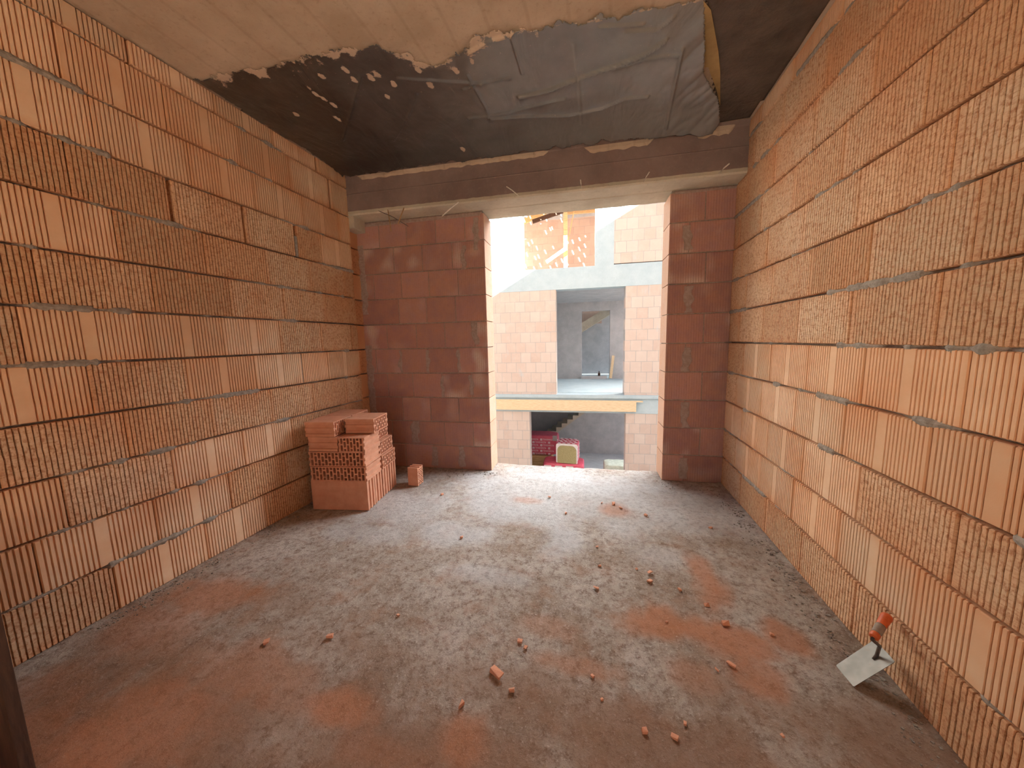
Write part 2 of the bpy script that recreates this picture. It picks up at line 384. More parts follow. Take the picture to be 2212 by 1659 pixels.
# ------------------------------------------------------------------ back wall piers
T_LC, T_RC = -2.44, 1.197           # corners with the side walls (back wall frame)
T_JL, T_JR = -1.110, .505           # jambs of the opening
THK = .25; Z_SOF = 2.507
def pier(name, ta, tb, joints, jamb, seed, label):
    rr = random.Random(seed); mb = MB(); mo = MB()
    O, U, Nn = B0, BT, -BN
    for kc in range(10):
        ed = [ta]+[j for j in joints[kc] if ta+.03 < j < tb-.03]+[tb]
        for a, b in zip(ed[:-1], ed[1:]):
            w = b-a; z0, z1 = kc*.25+.004, kc*.25+.246
            if kc == 9: z1 = 2.485
            prof = [(a+.003, -.03), (a+.003, -.003), (a+.007, 0)]; i = 1
            while a+.02*i < b-.012:
                g = a+.02*i; prof += [(g-.003, 0), (g, -.0018), (g+.003, 0)]; i += 1
            prof += [(b-.007, 0), (b-.003, -.003), (b-.003, -.03)]
            zs = [(z0, -.03), (z0, -.003), (z0+.004, 0)]+[(z0+(z1-z0)*q/8, 0) for q in range(1, 8)]+[(z1-.004, 0), (z1, -.003), (z1, -.03)]
            t = rr.random(); g_ = rr.uniform(.82, 1.12)
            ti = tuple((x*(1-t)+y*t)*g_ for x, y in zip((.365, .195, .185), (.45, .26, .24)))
            pu = rr.uniform(-.002, .001); pale = rr.choice((0, 0, .3, .9))
            mb.grid([[O+U*u+UP*z+Nn*(min(d, dz)+pu) for (u, d) in prof] for (z, dz) in zs],
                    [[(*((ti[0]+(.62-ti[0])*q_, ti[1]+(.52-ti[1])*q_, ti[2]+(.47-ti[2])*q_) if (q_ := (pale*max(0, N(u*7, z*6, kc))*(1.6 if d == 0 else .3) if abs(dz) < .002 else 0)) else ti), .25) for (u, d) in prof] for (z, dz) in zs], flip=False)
        # jamb face of the course (returns through the thickness of the wall)
        jt, sg = jamb
        c = rr.uniform(.9, 1.1); ti = (.60*c, .38*c, .28*c, .2)
        z0, z1 = kc*.25+.004, min(kc*.25+.246, 2.485)
        mb.box((min(jt, jt-sg*.03)+0, .004, z0), (max(jt, jt-sg*.03), THK, z1), lambda x, y, z: bp(x, y, z), 0, ti)
    w = mb.build(name, M['clay'])
    lo, hi = (ta, tb) if jamb[1] > 0 else (ta, tb)
    mo.box((lo if jamb[1] > 0 else lo+.012, .006, -.02), (hi-.012 if jamb[1] > 0 else hi, THK-.002, Z_SOF), lambda x, y, z: bp(x, y, z))
    mo.build('mortar', M['mortar'], w)
    # smeared pointing: lumpy strips along joints and the dark cement on the corner
    sm = MB()
    for (t0, t1, za, zb) in SMEAR[name]:
        n1, n2 = max(3, int((t1-t0)/.012)), max(3, int((zb-za)/.012)); P = []
        for j in range(n2+1):
            z = za+(zb-za)*j/n2; row = []
            for i in range(n1+1):
                f = i/n1; t = t0+(t1-t0)*f+.030*N(z*13, t0*9, 3*(i > n1/2))+.012*N(z*50, t0*9, i)*(1 if i in (0, n1) else .4)
                e = min(f, 1-f, j/n2, 1-j/n2)
                row.append(bp(t, -(.0015+.006*min(1, e*5)*(.5+.5*N(t*45, z*45, 2)))+(.008 if e == 0 else 0), z))
            P.append(row)
        sm.grid(P)
    sm.build('mortar_smear', M['dark_mortar'], w, normals=True)
    return struct(w, label, 'wall')
def pt_list(ys, rows, ox, oy, s, off=0):
    return {k_: [tz(ox+x/s, oy+ys[k_]/s, off)[0] for x in v] for k_, v in rows.items()}
ysl = {9: 150, 8: 305, 7: 458, 6: 605, 5: 758, 4: 905, 3: 1050, 2: 1197, 1: 1345, 0: 1490}
JL = pt_list(ysl, {9: [215, 380, 555, 730], 8: [305, 475, 655], 7: [185, 350, 515, 690], 6: [335, 500, 675], 5: [265, 440, 610, 790], 4: [200, 350, 510, 690],
      3: [270, 420, 595, 770], 2: [360, 525, 695], 1: [300, 460, 610, 780], 0: [380, 545, 710]}, 740, 450, 2.765)
ysr = {9: 165, 8: 325, 7: 480, 6: 630, 5: 780, 4: 930, 3: 1075, 2: 1215, 1: 1355, 0: 1490}
JR = pt_list(ysr, {9: [295], 8: [210], 7: [295], 6: [200], 5: [285], 4: [190], 3: [275], 2: [185], 1: [265], 0: [180]}, 1400, 380, 2.371)
SMEAR = {'wall_back_left': [(T_LC+.0, T_LC+.09, .55, 1.3), (T_LC, T_LC+.08, 1.6, 2.3), (-1.22, -1.16, 2.15, 2.46), (-1.35, -1.29, 1.98, 2.22), (JL[4][1]-.03, JL[4][1]+.03, 1.0, 1.24),
            (JL[4][2]-.03, JL[4][2]+.02, 1.0, 1.24), (JL[4][3]-.02, JL[4][3]+.03, 1.02, 1.24), (JL[3][2]-.02, JL[3][2]+.03, .75, .98), (JL[3][3]-.03, JL[3][3]+.03, .77, .99), (JL[5][3]-.03, JL[5][3]+.04, 1.27, 1.5),
            (JL[1][1]-.10, JL[1][1]+.0, .26, .5), (JL[0][1]-.03, JL[0][1]+.05, .02, .24), (JL[0][2]-.04, JL[0][2]+.04, .02, .25), (T_LC+.05, T_JL-.02, 2.455, 2.505)],
         'wall_back_right': [(JR[8][0]-.05, JR[8][0]+.04, 2.02, 2.23), (JR[6][0]-.03, JR[6][0]+.05, 1.5, 1.74), (JR[4][0]-.03, JR[4][0]+.05, 1.0, 1.22), (JR[2][0]-.03, JR[2][0]+.05, .5, .74),
            (JR[0][0]-.05, JR[0][0]+.05, .02, .23), (T_RC-.05, T_RC+.01, .0, .3), (T_JR+.01, T_RC-.01, 2.47, 2.505)]}
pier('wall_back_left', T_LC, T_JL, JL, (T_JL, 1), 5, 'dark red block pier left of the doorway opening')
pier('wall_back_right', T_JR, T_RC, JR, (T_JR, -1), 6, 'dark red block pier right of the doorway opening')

# recessed strip of wall between the end of the left wall and the pier
mb = MB(); rr = random.Random(3)
for kc in range(10):
    rib_brick(mb, Vector((XL-.07, 0, 0)), LU, LN, U_L-.05, 3.135, kc*.25+.006, min(kc*.25+.244, 2.45), 's' if kc % 2 else 'b', rr, ribs=False, warm=.5)
o = mb.build('wall_return', M['clay'], normals=False)
mb = MB(); mb.box((XL-.30, U_L-.05, -.02), (XL-.115, 3.45, CEIL)); mb.build('wall_core', M['mortar'], o)
struct(o, 'narrow set-back strip of block wall beside the left pier', 'wall')

# ------------------------------------------------------------------ beam over the opening
BO = .195
bm_ = MB()
t0, t1 = T_LC-.05, T_RC+.05
nx = 160
def edge_n(t, s, a): return a*(N(t*17, s)+.6*N(t*60, s, 3))
rows = []
for (z, o_) in ((CEIL-.001, BO+.012), (CEIL-.03, BO+.006), (CEIL-.04, BO), (2.700, BO), (2.694, BO+.004), (2.688, BO), (2.60, BO), (2.545, BO+.001)):
    rows.append([bp(t0+(t1-t0)*i/nx, -o_, z+(edge_n(t0+(t1-t0)*i/nx, 5, .004) if z < 2.56 else 0)) for i in range(nx+1)])
bm_.grid(rows, mi=0)
beam = bm_.build('beam', M['beamface'])
struct(beam, 'dark board-marked concrete beam across the head of the opening', 'beam')
so = MB(); rows = []
for (z, o_) in ((2.548, BO-.001), (2.520, BO+.004), (Z_SOF+.002, BO-.008), (Z_SOF, .10), (Z_SOF+.001, .012), (Z_SOF+.012, .002), (Z_SOF, -.012), (Z_SOF, -THK), (2.8, -THK-.001)):
    rows.append([bp(t0+(t1-t0)*i/nx, -o_, z+edge_n(t0+(t1-t0)*i/nx, z*9, .003)) for i in range(nx+1)])
so.grid(rows); so.build('soffit', M['soffit'], beam)
co = MB(); co.box((t0, -BO+.012, 2.53), (t1, THK, CEIL+.2), bp); co.build('beam_core', M['soffit'], beam)
# light cement fillet under the ceiling, broken off towards the right
def strip(mbx, ta, tb, za, zb, d, seed):
    n = max(6, int((tb-ta)/.012)); A, Bm, C_ = [], [], []
    for i in range(n+1):
        t = ta+(tb-ta)*i/n; e = min(1, min(i, n-i)/4)
        zl = za+(zb-za)*(1-e*(.75+.35*N(t*14, seed)))
        A.append(bp(t, -BO-.006-d*e, zb)); Bm.append(bp(t, -BO-.006-d*e*.6, (zl+zb)/2)); C_.append(bp(t, -BO+.002, zl))
    mbx.grid([A, Bm, C_])
fl = MB(); strip(fl, -2.25, -.48, 2.795, 2.842, .010, 1); strip(fl, -.20, .33, 2.765, 2.83, .005, 2); strip(fl, .60, .90, 2.76, 2.85, .005, 3)
fl.build('cement_fillet', M['ceiling'], beam)
# bearing block of the beam on the left wall
bb = MB(); bb.box((T_LC-.02, -BO+.01, 2.40), (T_LC+.11, -.005, 2.515), bp); bb.build('bearing_pad', M['soffit'], beam, bevel=.008)

# ------------------------------------------------------------------ ceiling slab, floor slab, outer shell of this house
mb = MB(); mb.box((-2.7, -1.7, CEIL), (1.45, 3.7, CEIL+.22)); ceil = struct(mb.build('ceiling', M['ceiling']), 'tan board-marked concrete ceiling slab', 'ceiling')

STAINS_AND_LIGHT = [(1420, 1345, 75, 40, .95), (1560, 1372, 125, 38, .95), (1690, 1375, 55, 34, .8), (1535, 1265, 40, 60, .8), (450, 1290, 110, 40, .75), (340, 1350, 120, 40, .6), (740, 1530, 100, 40, .9),
          (150, 1600, 200, 70, .85), (320, 1545, 200, 60, .7), (1000, 1590, 60, 60, .7), (1480, 1450, 60, 40, .55), (1645, 1460, 60, 40, .75), (1330, 1103, 45, 14, .6), (1140, 1080, 35, 8, .5),
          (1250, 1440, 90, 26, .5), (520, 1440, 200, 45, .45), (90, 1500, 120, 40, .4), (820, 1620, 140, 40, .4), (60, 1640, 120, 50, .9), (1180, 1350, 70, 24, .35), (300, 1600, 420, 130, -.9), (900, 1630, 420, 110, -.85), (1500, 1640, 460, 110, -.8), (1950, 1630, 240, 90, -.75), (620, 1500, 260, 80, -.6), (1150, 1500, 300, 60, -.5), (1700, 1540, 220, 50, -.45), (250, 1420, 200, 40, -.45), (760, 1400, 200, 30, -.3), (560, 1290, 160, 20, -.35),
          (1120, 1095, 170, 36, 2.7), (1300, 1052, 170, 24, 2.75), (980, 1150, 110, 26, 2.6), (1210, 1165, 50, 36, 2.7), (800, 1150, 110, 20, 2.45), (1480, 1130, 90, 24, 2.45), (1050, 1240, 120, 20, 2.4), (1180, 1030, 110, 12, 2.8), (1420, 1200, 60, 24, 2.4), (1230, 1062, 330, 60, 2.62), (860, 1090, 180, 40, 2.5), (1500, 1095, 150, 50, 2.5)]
ST = []
for (x, y, w, h, a) in STAINS_AND_LIGHT:
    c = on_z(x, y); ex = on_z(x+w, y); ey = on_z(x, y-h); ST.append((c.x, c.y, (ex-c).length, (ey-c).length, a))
XF0, XF1, YF0, YF1 = -2.46, 1.14, .25, 3.52
st = .018; nx = int((XF1-XF0)/st); ny = int((YF1-YF0)/st)
P, C = [], []
for j in range(ny+1):
    y = YF0+(YF1-YF0)*j/ny; row, cr = [], []
    for i in range(nx+1):
        x = XF0+(XF1-XF0)*i/nx
        z = .0035*N(x*7, y*5, .3)+.0025*N(x*23, y*17, 2.3)-.002
        dw = min(x-XL, (XR-ANG_R*y)-x)
        if dw < .12: z += .016*(1-max(0, dw)/.12)*(.35+.65*abs(N(x*31, y*26, 5)))
        off = (Vector((x, y, 0))-B0).dot(BN); t = (Vector((x, y, 0))-B0).dot(BT)
        yy = y
        if -.10 < off < 0 and not (T_JL < t < T_JR): z += .018*(1+off/.1)*(.3+.7*abs(N(x*33, y*30, 4)))
        if off > THK-.03: z -= .03*sstep(THK-.03, THK+.03, off+.02*N(x*12, 1))
        a = ab = ap = 0; n_1 = .22*N(x*19, y*15, 6)
        for (cx, cy, rx, ry, am) in ST:
            if abs(x-cx) > rx*2 or abs(y-cy) > ry*2: continue
            d = math.hypot((x-cx)/rx, (y-cy)/ry)+.45*N(x*5+cx, y*4, 1)+n_1
            f = 1-sstep(.45, 1.25, d)
            if am < 0: ab = max(ab, -am*f)  # brown dust, with the light's falloff towards the camera painted in
            elif am > 1.5: ap = max(ap, (am-2)*f)  # pale cement, with the doorway's daylight painted onto the floor
            else: a = max(a, am*f)
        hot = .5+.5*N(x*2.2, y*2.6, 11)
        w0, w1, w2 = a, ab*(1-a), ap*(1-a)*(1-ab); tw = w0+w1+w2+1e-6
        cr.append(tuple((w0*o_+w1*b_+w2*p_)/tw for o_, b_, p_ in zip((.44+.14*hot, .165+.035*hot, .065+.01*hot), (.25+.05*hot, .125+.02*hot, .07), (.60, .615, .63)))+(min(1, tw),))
        row.append(Vector((x, yy, z)))
    P.append(row); C.append(cr)
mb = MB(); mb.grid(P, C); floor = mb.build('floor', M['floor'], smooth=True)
mb = MB(); mb.box((-2.7, -1.7, -.30), (1.45, .27, -.004), col=(.4, .17, .08, .2)); mb.prism([(-2.7, .2, -.05), (1.45, .2, -.05), tuple(bp(T_RC+.3, THK+.02, -.05)), tuple(bp(T_LC-.3, THK+.02, -.05))], Vector((0, 0, -.25)))
mb.build('floor_slab', M['soffit'], floor)
struct(floor, 'dust-covered grey concrete floor with orange brick dust stains', 'floor')

# rear wall behind the camera with an opening added for fill light, and the outside of this house
mb = MB()
mb.box((-2.7, -1.7, 0), (-.95, -1.5, CEIL), col=(.66, .42, .28, .3)); mb.box((.15, -1.7, 0), (1.45, -1.5, CEIL), col=(.66, .42, .28, .3)); mb.box((-.95, -1.7, 2.1), (.15, -1.5, CEIL), col=(.66, .42, .28, .3))
struct(mb.build('wall_rear', M['clay']), 'plain block wall behind the viewer with an opening added for fill light', 'wall')
mb = MB(); mb.box((-5.5, -4.6, CEIL), (4.5, -1.7, CEIL+.2)); struct(mb.build('sun_block_slab', M['ceiling']), 'concrete slab added behind the house to keep sun off the rear opening', 'slab')  # unseen slab, added to keep direct sun out of the rear opening
mb = MB(); mb.box((-6, -6.0, -.30), (5, -1.7, -.02)); struct(mb.build('terrace_slab', M['soffit']), 'concrete terrace behind the house', 'slab')
GL = lambda t: 7.48+.5377*(t+4.54)
mb = MB()
oz = lambda poly: [tuple(bp(t, .26, z)) for t, z in poly]
mb.prism(oz([(-9, 2.9), (7, 2.9), (7, GL(7)), (-9, GL(-9))]), BN*.14)
mb.prism(oz([(-9, -3.2), (T_LC-.1, -3.2), (T_LC-.1, 2.9), (-9, 2.9)]), BN*.02); mb.prism(oz([(T_RC+.1, -3.2), (7, -3.2), (7, 2.9), (T_RC+.1, 2.9)]), BN*.02)
mb.prism(oz([(T_LC-.1, -3.2), (T_RC+.1, -3.2), (T_RC+.1, -.26), (T_LC-.1, -.26)]), BN*.02)
struct(mb.build('wall_outer', M['facade_brick']), 'outer gable wall of this house', 'wall')

# ------------------------------------------------------------------ polythene film under the ceiling
def pip(x, y, poly):
    c = False; n = len(poly)
    for i in range(n):
        x1, y1 = poly[i]; x2, y2 = poly[i-1]
        if (y1 > y) != (y2 > y) and x < (x2-x1)*(y-y1)/(y2-y1)+x1: c = not c
    return c
def pdist(x, y, pts):
    best = 9
    for (x1, y1), (x2, y2) in zip(pts[:-1], pts[1:]):
        dx, dy = x2-x1, y2-y1; L = dx*dx+dy*dy or 1e-9
        t = max(0, min(1, ((x-x1)*dx+(y-y1)*dy)/L)); best = min(best, math.hypot(x-x1-t*dx, y-y1-t*dy))
    return best
def cz(pts): return [tuple(on_z(x, y, CEIL)[:2]) for x, y in pts]
TOPE = cz([(405, 172), (435, 170), (520, 150), (600, 136), (640, 128), (700, 112), (780, 100), (800, 92), (850, 108), (880, 118), (905, 128), (930, 138), (960, 135), (990, 118), (1010, 88), (1028, 76), (1100, 60),
            (1170, 56), (1250, 45), (1310, 33), (1400, 16), (1455, 8), (1500, -2), (1522, -8)])
RIGHTE = cz([(1522, 40), (1524, 90), (1520, 140), (1530, 160), (1553, 200), (1556, 240), (1540, 262), (1500, 282)])
BOTE = cz([(1440, 300), (1380, 308), (1300, 322), (1250, 332), (1180, 338), (1145, 342), (1000, 360), (880, 374), (760, 388), (740, 380)])
POLY = TOPE+RIGHTE+BOTE
def clip_beam(q, o_): 
    v = Vector((q[0], q[1], 0)); d = (v-B0).dot(BN)+BO+o_; v = v-BN*max(0, d); return (v.x, v.y)
POLY = [clip_beam((max(x, XL+.01), y), .045) for x, y in POLY]
CREASE = [cz(c) for c in [[(1010, 110), (1050, 85), (1100, 70), (1110, 60)], [(1000, 190), (1040, 175), (1100, 165)], [(1120, 204), (1180, 190), (1260, 160), (1330, 135), (1390, 110), (1440, 75)],
          [(1330, 140), (1400, 118), (1465, 104)], [(1012, 252), (1100, 238), (1160, 222), (1220, 208)], [(1060, 250), (1150, 246), (1230, 245), (1300, 230), (1350, 208), (1400, 200)],
          [(1295, 52), (1340, 50), (1390, 45)], [(1285, 38), (1320, 28), (1360, 22)], [(1100, 60), (1115, 110), (1128, 155)], [(1010, 160), (1050, 230), (1060, 262)], [(860, 165), (960, 172), (1040, 175)],
          [(1240, 90), (1250, 180), (1256, 265)], [(1350, 62), (1420, 58), (1455, 30)], [(1475, 90), (1460, 160), (1440, 260)], [(780, 160), (760, 230), (740, 300)], [(900, 200), (880, 250), (850, 300)]]]
CAMT = [.013, .010, .018, .012, .012, .014, .010, .010, .007, .006, .008, .005, .012, .014, .006, .006]
CBB = [(min(q[0] for q in c)-.07, max(q[0] for q in c)+.07, min(q[1] for q in c)-.07, max(q[1] for q in c)+.07) for c in CREASE]
def film_z(x, y):
    z = .005+.006*abs(N(x*4, y*3, 1))+.0012*abs(N(x*16, y*15, 4))
    for (bx0, bx1, by0, by1), c, a in zip(CBB, CREASE, CAMT):
        if bx0 < x < bx1 and by0 < y < by1:
            d = pdist(x, y, c)
            if d < .06: z += 1.3*a*math.exp(-(d/.0065)**2)+a*.25*math.exp(-(d/.03)**2)
    e = sstep(.05, .75, x)*sstep(1.95, 2.3, y)                       # loose corner bellies down
    z += e*(.035+.055*abs(N(x*5.5+y*2, y*2.2, 8))+.022*abs(N(x*13+y*5, y*5, 3)))
    z += .034*sstep(-.45, -.2, (Vector((x, y, 0))-B0).dot(BN))
    return z
def sheet(name, poly, mat, zf, cem, step=.0066, jag=.026, parent=None):
    xs = [p[0] for p in poly]; ys = [p[1] for p in poly]
    nx = int((max(xs)-min(xs)+.1)/step); ny = int((max(ys)-min(ys)+.1)/step); x0, y0 = min(xs)-.05, min(ys)-.05
    inside = {}
    for j in range(ny):
        for i in range(nx):
            x, y = x0+(i+.5)*step, y0+(j+.5)*step
            jag_ = jag*(1-.93*sstep(.25, .45, x))
            jx = jag_*(N(x*13, y*11, 1)+.7*N(x*37, y*23, 2)); jy = jag_*(1.2*N(x*11, y*7, 5)+.8*N(x*34, y*20, 6)+.35*N(x*90, y*30, 3))
            inside[i, j] = pip(x+jx, y+jy, poly)
    mb = MB(); idx = {}
    def vid(i, j):
        if (i, j) not in idx:
            x, y = x0+i*step, y0+j*step; idx[i, j] = len(mb.v)
            mb.v.append(Vector((x, y, CEIL-zf(x, y)))); mb.c.append((1, 1, 1, cem(x, y)))
        return idx[i, j]
    for (i, j), ok in inside.items():
        if ok: mb.f.append((vid(i, j), vid(i, j+1), vid(i+1, j+1), vid(i+1, j))); mb.mi.append(0)
    o = mb.build(name, mat, parent, smooth=True, normals=False)
    sd = o.modifiers.new('thickness', 'SOLIDIFY'); sd.thickness = .0012; sd.offset = 1
    return o
SPOTS = cz([(632, 130), (668, 188), (680, 200), (700, 212), (640, 245), (690, 160), (745, 148), (765, 170), (800, 165), (815, 158), (850, 180), (905, 150), (930, 182), (960, 120), (985, 150), (730, 255), (720, 225), (835, 205), (1000, 318), (1020, 130)])
def cem(x, y):
    d = pdist(x, y, TOPE); a = max(0, .98*(1-d/.17))*(.6+.6*N(x*8, y*8, 2)) if x < -.35 else max(0, .55*(1-d/.035))
    for i, (sx, sy) in enumerate(SPOTS):
        q = math.hypot(x-sx, (y-sy)*.6)/(.028+.02*abs(math.sin(i*3.3)))
        a = max(a, .85*(1-q)) if q < 1 else a
    return max(0, a)
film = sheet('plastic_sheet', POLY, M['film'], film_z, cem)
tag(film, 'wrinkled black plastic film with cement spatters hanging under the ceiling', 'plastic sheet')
D2 = cz([(1524, 20), (1522, -60), (1700, -120), (1860, -100), (1800, 0), (1700, 140), (1640, 228), (1600, 280), (1560, 290), (1500, 285), (1545, 200)])
D2 = [clip_beam((min(x, XR-ANG_R*y-.012), y), .03) for x, y in D2]
df = sheet('plastic_sheet', D2, M['dark_film'], lambda x, y: .0035+.003*abs(N(x*7, y*7, 2))+.004*max(0, N(x*14, y*5, 9)), lambda x, y: 0, .02, .006)
tag(df, 'flat brown-black plastic film on the ceiling next to the right wall', 'plastic sheet')
PB = cz([(1520, -5), (1536, 15), (1552, 105), (1556, 150), (1556, 225), (1548, 190), (1530, 140), (1522, 140), (1523, 60)])
mb = MB(); mb.prism([(x, y, CEIL-.010) for x, y in PB], Vector((0, 0, -.003))); mb.build('paper_edge', M['film_back'], film)['label'] = 'ochre paper strip along the loose edge'

# ------------------------------------------------------------------ hollow clay blocks
def block_mesh(name, L, T, H, cols, rows_pat, seed, chip=None):
    # local: x length L, y thickness T, z height H (holes run through z)
    rr = random.Random(seed); mb = MB(); k_ = rr.uniform(.9, 1.08); tint = (k_, k_, k_, 1)
    wl = .008
    # outline with tongue-and-groove ends and fine ribs
    def outline():
        pts = []; nt = 5; tt = T/nt
        ends = []
        for i in range(nt):
            d = 0.0 if i % 2 == 0 else -.009
            ends += [(d, i*tt+.0015), (d, (i+1)*tt-.0015)]
        pts += [(L+d, y) for d, y in ends]
        pts += [(-d*1, y) for d, y in ends[::-1]]
        return pts
    ol = outline(); n = len(ol); b = len(mb.v)
    for z in (0, H):
        for (x, y) in ol: mb.v.append(Vector((x, y, z))); mb.c.append(tint)
    for i in range(n):
        j = (i+1) % n; mb.f.append((b+i, b+j, b+n+j, b+n+i)); mb.mi.append(0)
    me_sides = mb
    # hole faces, with slots sunk 5 cm, staggered rows
    slots = []; cw = (L-.03)/cols
    for c in range(cols):
        x0 = .013+c*cw+wl*.5; x1 = .013+(c+1)*cw-wl*.5
        segs = rows_pat[c % len(rows_pat)]
        for (a, e) in segs: slots.append((x0, x1, .008+a*(T-.016), .008+e*(T-.016)))
    dep = min(.055, H*.4)
    bm = bmesh.new(); lay = bm.loops.layers
    for z, sg in ((0, 1), (H, -1)):
        ov = [bm.verts.new((x, y, z)) for x, y in ol]
        es = [bm.edges.new((ov[i], ov[(i+1) % n])) for i in range(n)]
        for (x0, x1, y0, y1) in slots:
            q = [bm.verts.new((x, y, z)) for x, y in ((x0, y0+.003), (x0, y1-.003), (x0+.003, y1), (x1-.003, y1), (x1, y1-.003), (x1, y0+.003), (x1-.003, y0), (x0+.003, y0))]
            m_ = len(q); es += [bm.edges.new((q[i], q[(i+1) % m_])) for i in range(m_)]
            dq = [bm.verts.new((v.co.x, v.co.y, z+sg*dep)) for v in q]
            for i in range(m_): bm.faces.new((q[i], q[(i+1) % m_], dq[(i+1) % m_], dq[i]))
            bm.faces.new(dq)
        bmesh.ops.triangle_fill(bm, use_beauty=True, use_dissolve=False, edges=es, normal=(0, 0, 1))
    base = len(mb.v); bm.verts.index_update()
    for v in bm.verts: mb.v.append(v.co.copy()); mb.c.append(tint)
    for f in bm.faces: mb.f.append(tuple(base+v.index for v in f.verts)); mb.mi.append(0)
    bm.free()
    if chip:
        for i, v in enumerate(mb.v):
            for (cx, cy, cz_, r_) in chip:
                d = (Vector(v)-Vector((cx, cy, cz_))).length
                if d < r_: mb.v[i] = Vector(v)+(Vector((L/2, T/2, H/2))-Vector(v)).normalized()*(r_-d)*.55
    o = mb.build(name, M['orange_clay'])
    return o
PA = [[(0, .45), (.55, 1)], [(0, .18), (.28, .72), (.82, 1)]]
blockA = block_mesh('hollow_block', .465, .118, .238, 15, PA, 1)
blockM = block_mesh('hollow_block', .25, .118, .238, 9, PA, 2)
blockH = block_mesh('hollow_block', .215, .118, .238, 7, PA, 3)
blockS = block_mesh('hollow_block', .17, .10, .10, 8, [[(0, .2), (.3, .62), (.72, 1)], [(.1, .42), (.55, .9)]], 4)
PX = (on_z(795, 1104)-on_z(677, 1101)).normalized(); PXY = Vector((-PX.y, PX.x, 0)); PO = on_z(677, 1101)
PANG = math.atan2(PX.y, PX.x)
used = set()
def put(src, x, y, z, mode, label, cat='hollow block', group='hollow clay blocks in the pile', yaw=0.0, base=None):
    # mode A: upright. B: lying, hole face to the front. C: lying, hole face to the right. E: standing on end, holes to the right
    o = src if src not in used else src.copy()
    if src in used: COL.objects.link(o)
    used.add(src)
    Rz = Matrix.Rotation((PANG if base is None else base)+yaw, 4, 'Z')
    L, T, H = src.dimensions
    if mode == 'A': Mx = Matrix.Identity(4)
    if mode == 'B': Mx = Matrix(((1, 0, 0, 0), (0, 0, 1, 0), (0, -1, 0, T), (0, 0, 0, 1)))           # z->y, y->-z
    if mode == 'C': Mx = Matrix(((0, 0, 1, 0), (1, 0, 0, 0), (0, 1, 0, 0), (0, 0, 0, 1)))            # x->y, y->z, z->x
    if mode == 'E': Mx = Matrix(((0, 0, 1, 0), (0, -1, 0, T), (1, 0, 0, 0), (0, 0, 0, 1)))
    p = PO+PX*x+PXY*y if base is None else Vector((x, y, 0))
    o.matrix_world = Matrix.Translation(Vector((p.x, p.y, z+.004)))@Rz@Mx
    return tag(o, label, cat, group)
Z = [0, .2385, .357, .4755, .594]
put(blockA, 0, 0, Z[0], 'A', 'front upright hollow block at the foot of the pile, plain face forward')
for i, lb in enumerate(['second upright block from the front in the bottom row', 'third upright block from the front in the bottom row', 'rearmost upright block of the bottom row, near the pier']):
    put(blockA, .003*i, .128*(i+1), Z[0], 'A', lb, yaw=.01*(i-1))
put(blockA, .004, .005, Z[1], 'B', 'long block with slotted face forward, lying directly on the bottom row')
put(blockA, -.002, .008, Z[2], 'B', 'long block with slotted face forward, second of the two long ones', yaw=.006)
put(blockM, .235, .262, Z[1], 'C', 'short block with holes to the right, lowest of the rear column')
put(blockM, .218, .258, Z[2], 'C', 'short block with holes to the right, middle of the rear column')
put(blockM, .178, .262, Z[3], 'C', 'short block set back under the overhanging top block')
put(blockM, -.01, .262, Z[1], 'C', 'rear block in the gap next to the left wall, lower layer', yaw=-.01)
put(blockM, -.03, .262, Z[2], 'C', 'rear block in the gap next to the left wall, middle layer')
put(blockM, .008, .004, Z[3], 'C', 'lower of two blocks with grooved ends forward, left top of pile')
put(blockM, -.006, .000, Z[4], 'C', 'upper of two blocks with grooved ends forward, left top of pile', yaw=.008)
put(blockH, .256, .005, Z[3], 'B', 'cut half block with slotted face forward under the top right block', yaw=-.01)
put(blockM, .262, .105, Z[4], 'C', 'top right block overhanging the pile, slotted side to the doorway', yaw=.02)
put(blockM, -.075, .262, Z[3], 'C', 'rear block next to the left wall, directly below the flat topmost one')
put(blockM, .0, .262, Z[4], 'C', 'flat topmost block at the rear left of the pile', yaw=-.012)
ps = on_z(879, 1051)
put(blockS, ps.x+.005, ps.y+.02, 0, 'E', 'small perforated block standing alone beside the pile', group=None, base=PANG-.15)

# ------------------------------------------------------------------ trowel leaning on the right wall
def ray_at_dist(px, py, c, dist, far=True):
    d = ray(px, py).normalized(); oc = EYE-c; b = oc.dot(d); q = oc.length_squared-dist*dist; dd = b*b-q
    if dd < 0: return EYE+d*(-b)
    return EYE+d*(-b+(math.sqrt(dd) if far else -math.sqrt(dd)))
A_, B_ = on_z(1811, 1442), on_z(1838, 1479)
Mf = (A_+B_)/2
Mt = ray_at_dist(1909, 1406, Mf, .150, True)
ld = (Mt-Mf).normalized(); wd = (B_-A_); wd = (wd-ld*wd.dot(ld)).normalized(); nn = wd.cross(ld).normalized()
if nn.dot(EYE-Mf) < 0: nn = -nn
tr = empty('trowel', Mf, 'bricklaying trowel with orange handle leaning against the right wall', 'trowel')
hw = max(.046, (B_-A_).length/2)
def tl(u, w, n): return ld*u+wd*w+nn*n
mb = MB(); LB = (Mt-Mf).length
bl = [(0, -hw*.95), (.004, -hw), (LB-.004, -hw*1.05), (LB, -hw*1.0), (LB+.004, -hw*.25), (LB+.004, hw*.25), (LB, hw*1.0), (LB-.004, hw*1.05), (.004, hw), (0, hw*.95)]
mb.prism([tl(u, w, -.0008) for u, w in bl], nn*.0016); mb.build('blade', M['steel'], tr, bevel=.0004)
He = on_plane(1917, 1330, RO+RN*.017, RN)-Mf
hs_w = ray_at_dist(1887, 1377, He+Mf, .125, False); Hs = hs_w-Mf
hd = (He-Hs).normalized()
mb = MB(); tp = tl(LB-.030, hw*.1, .001)
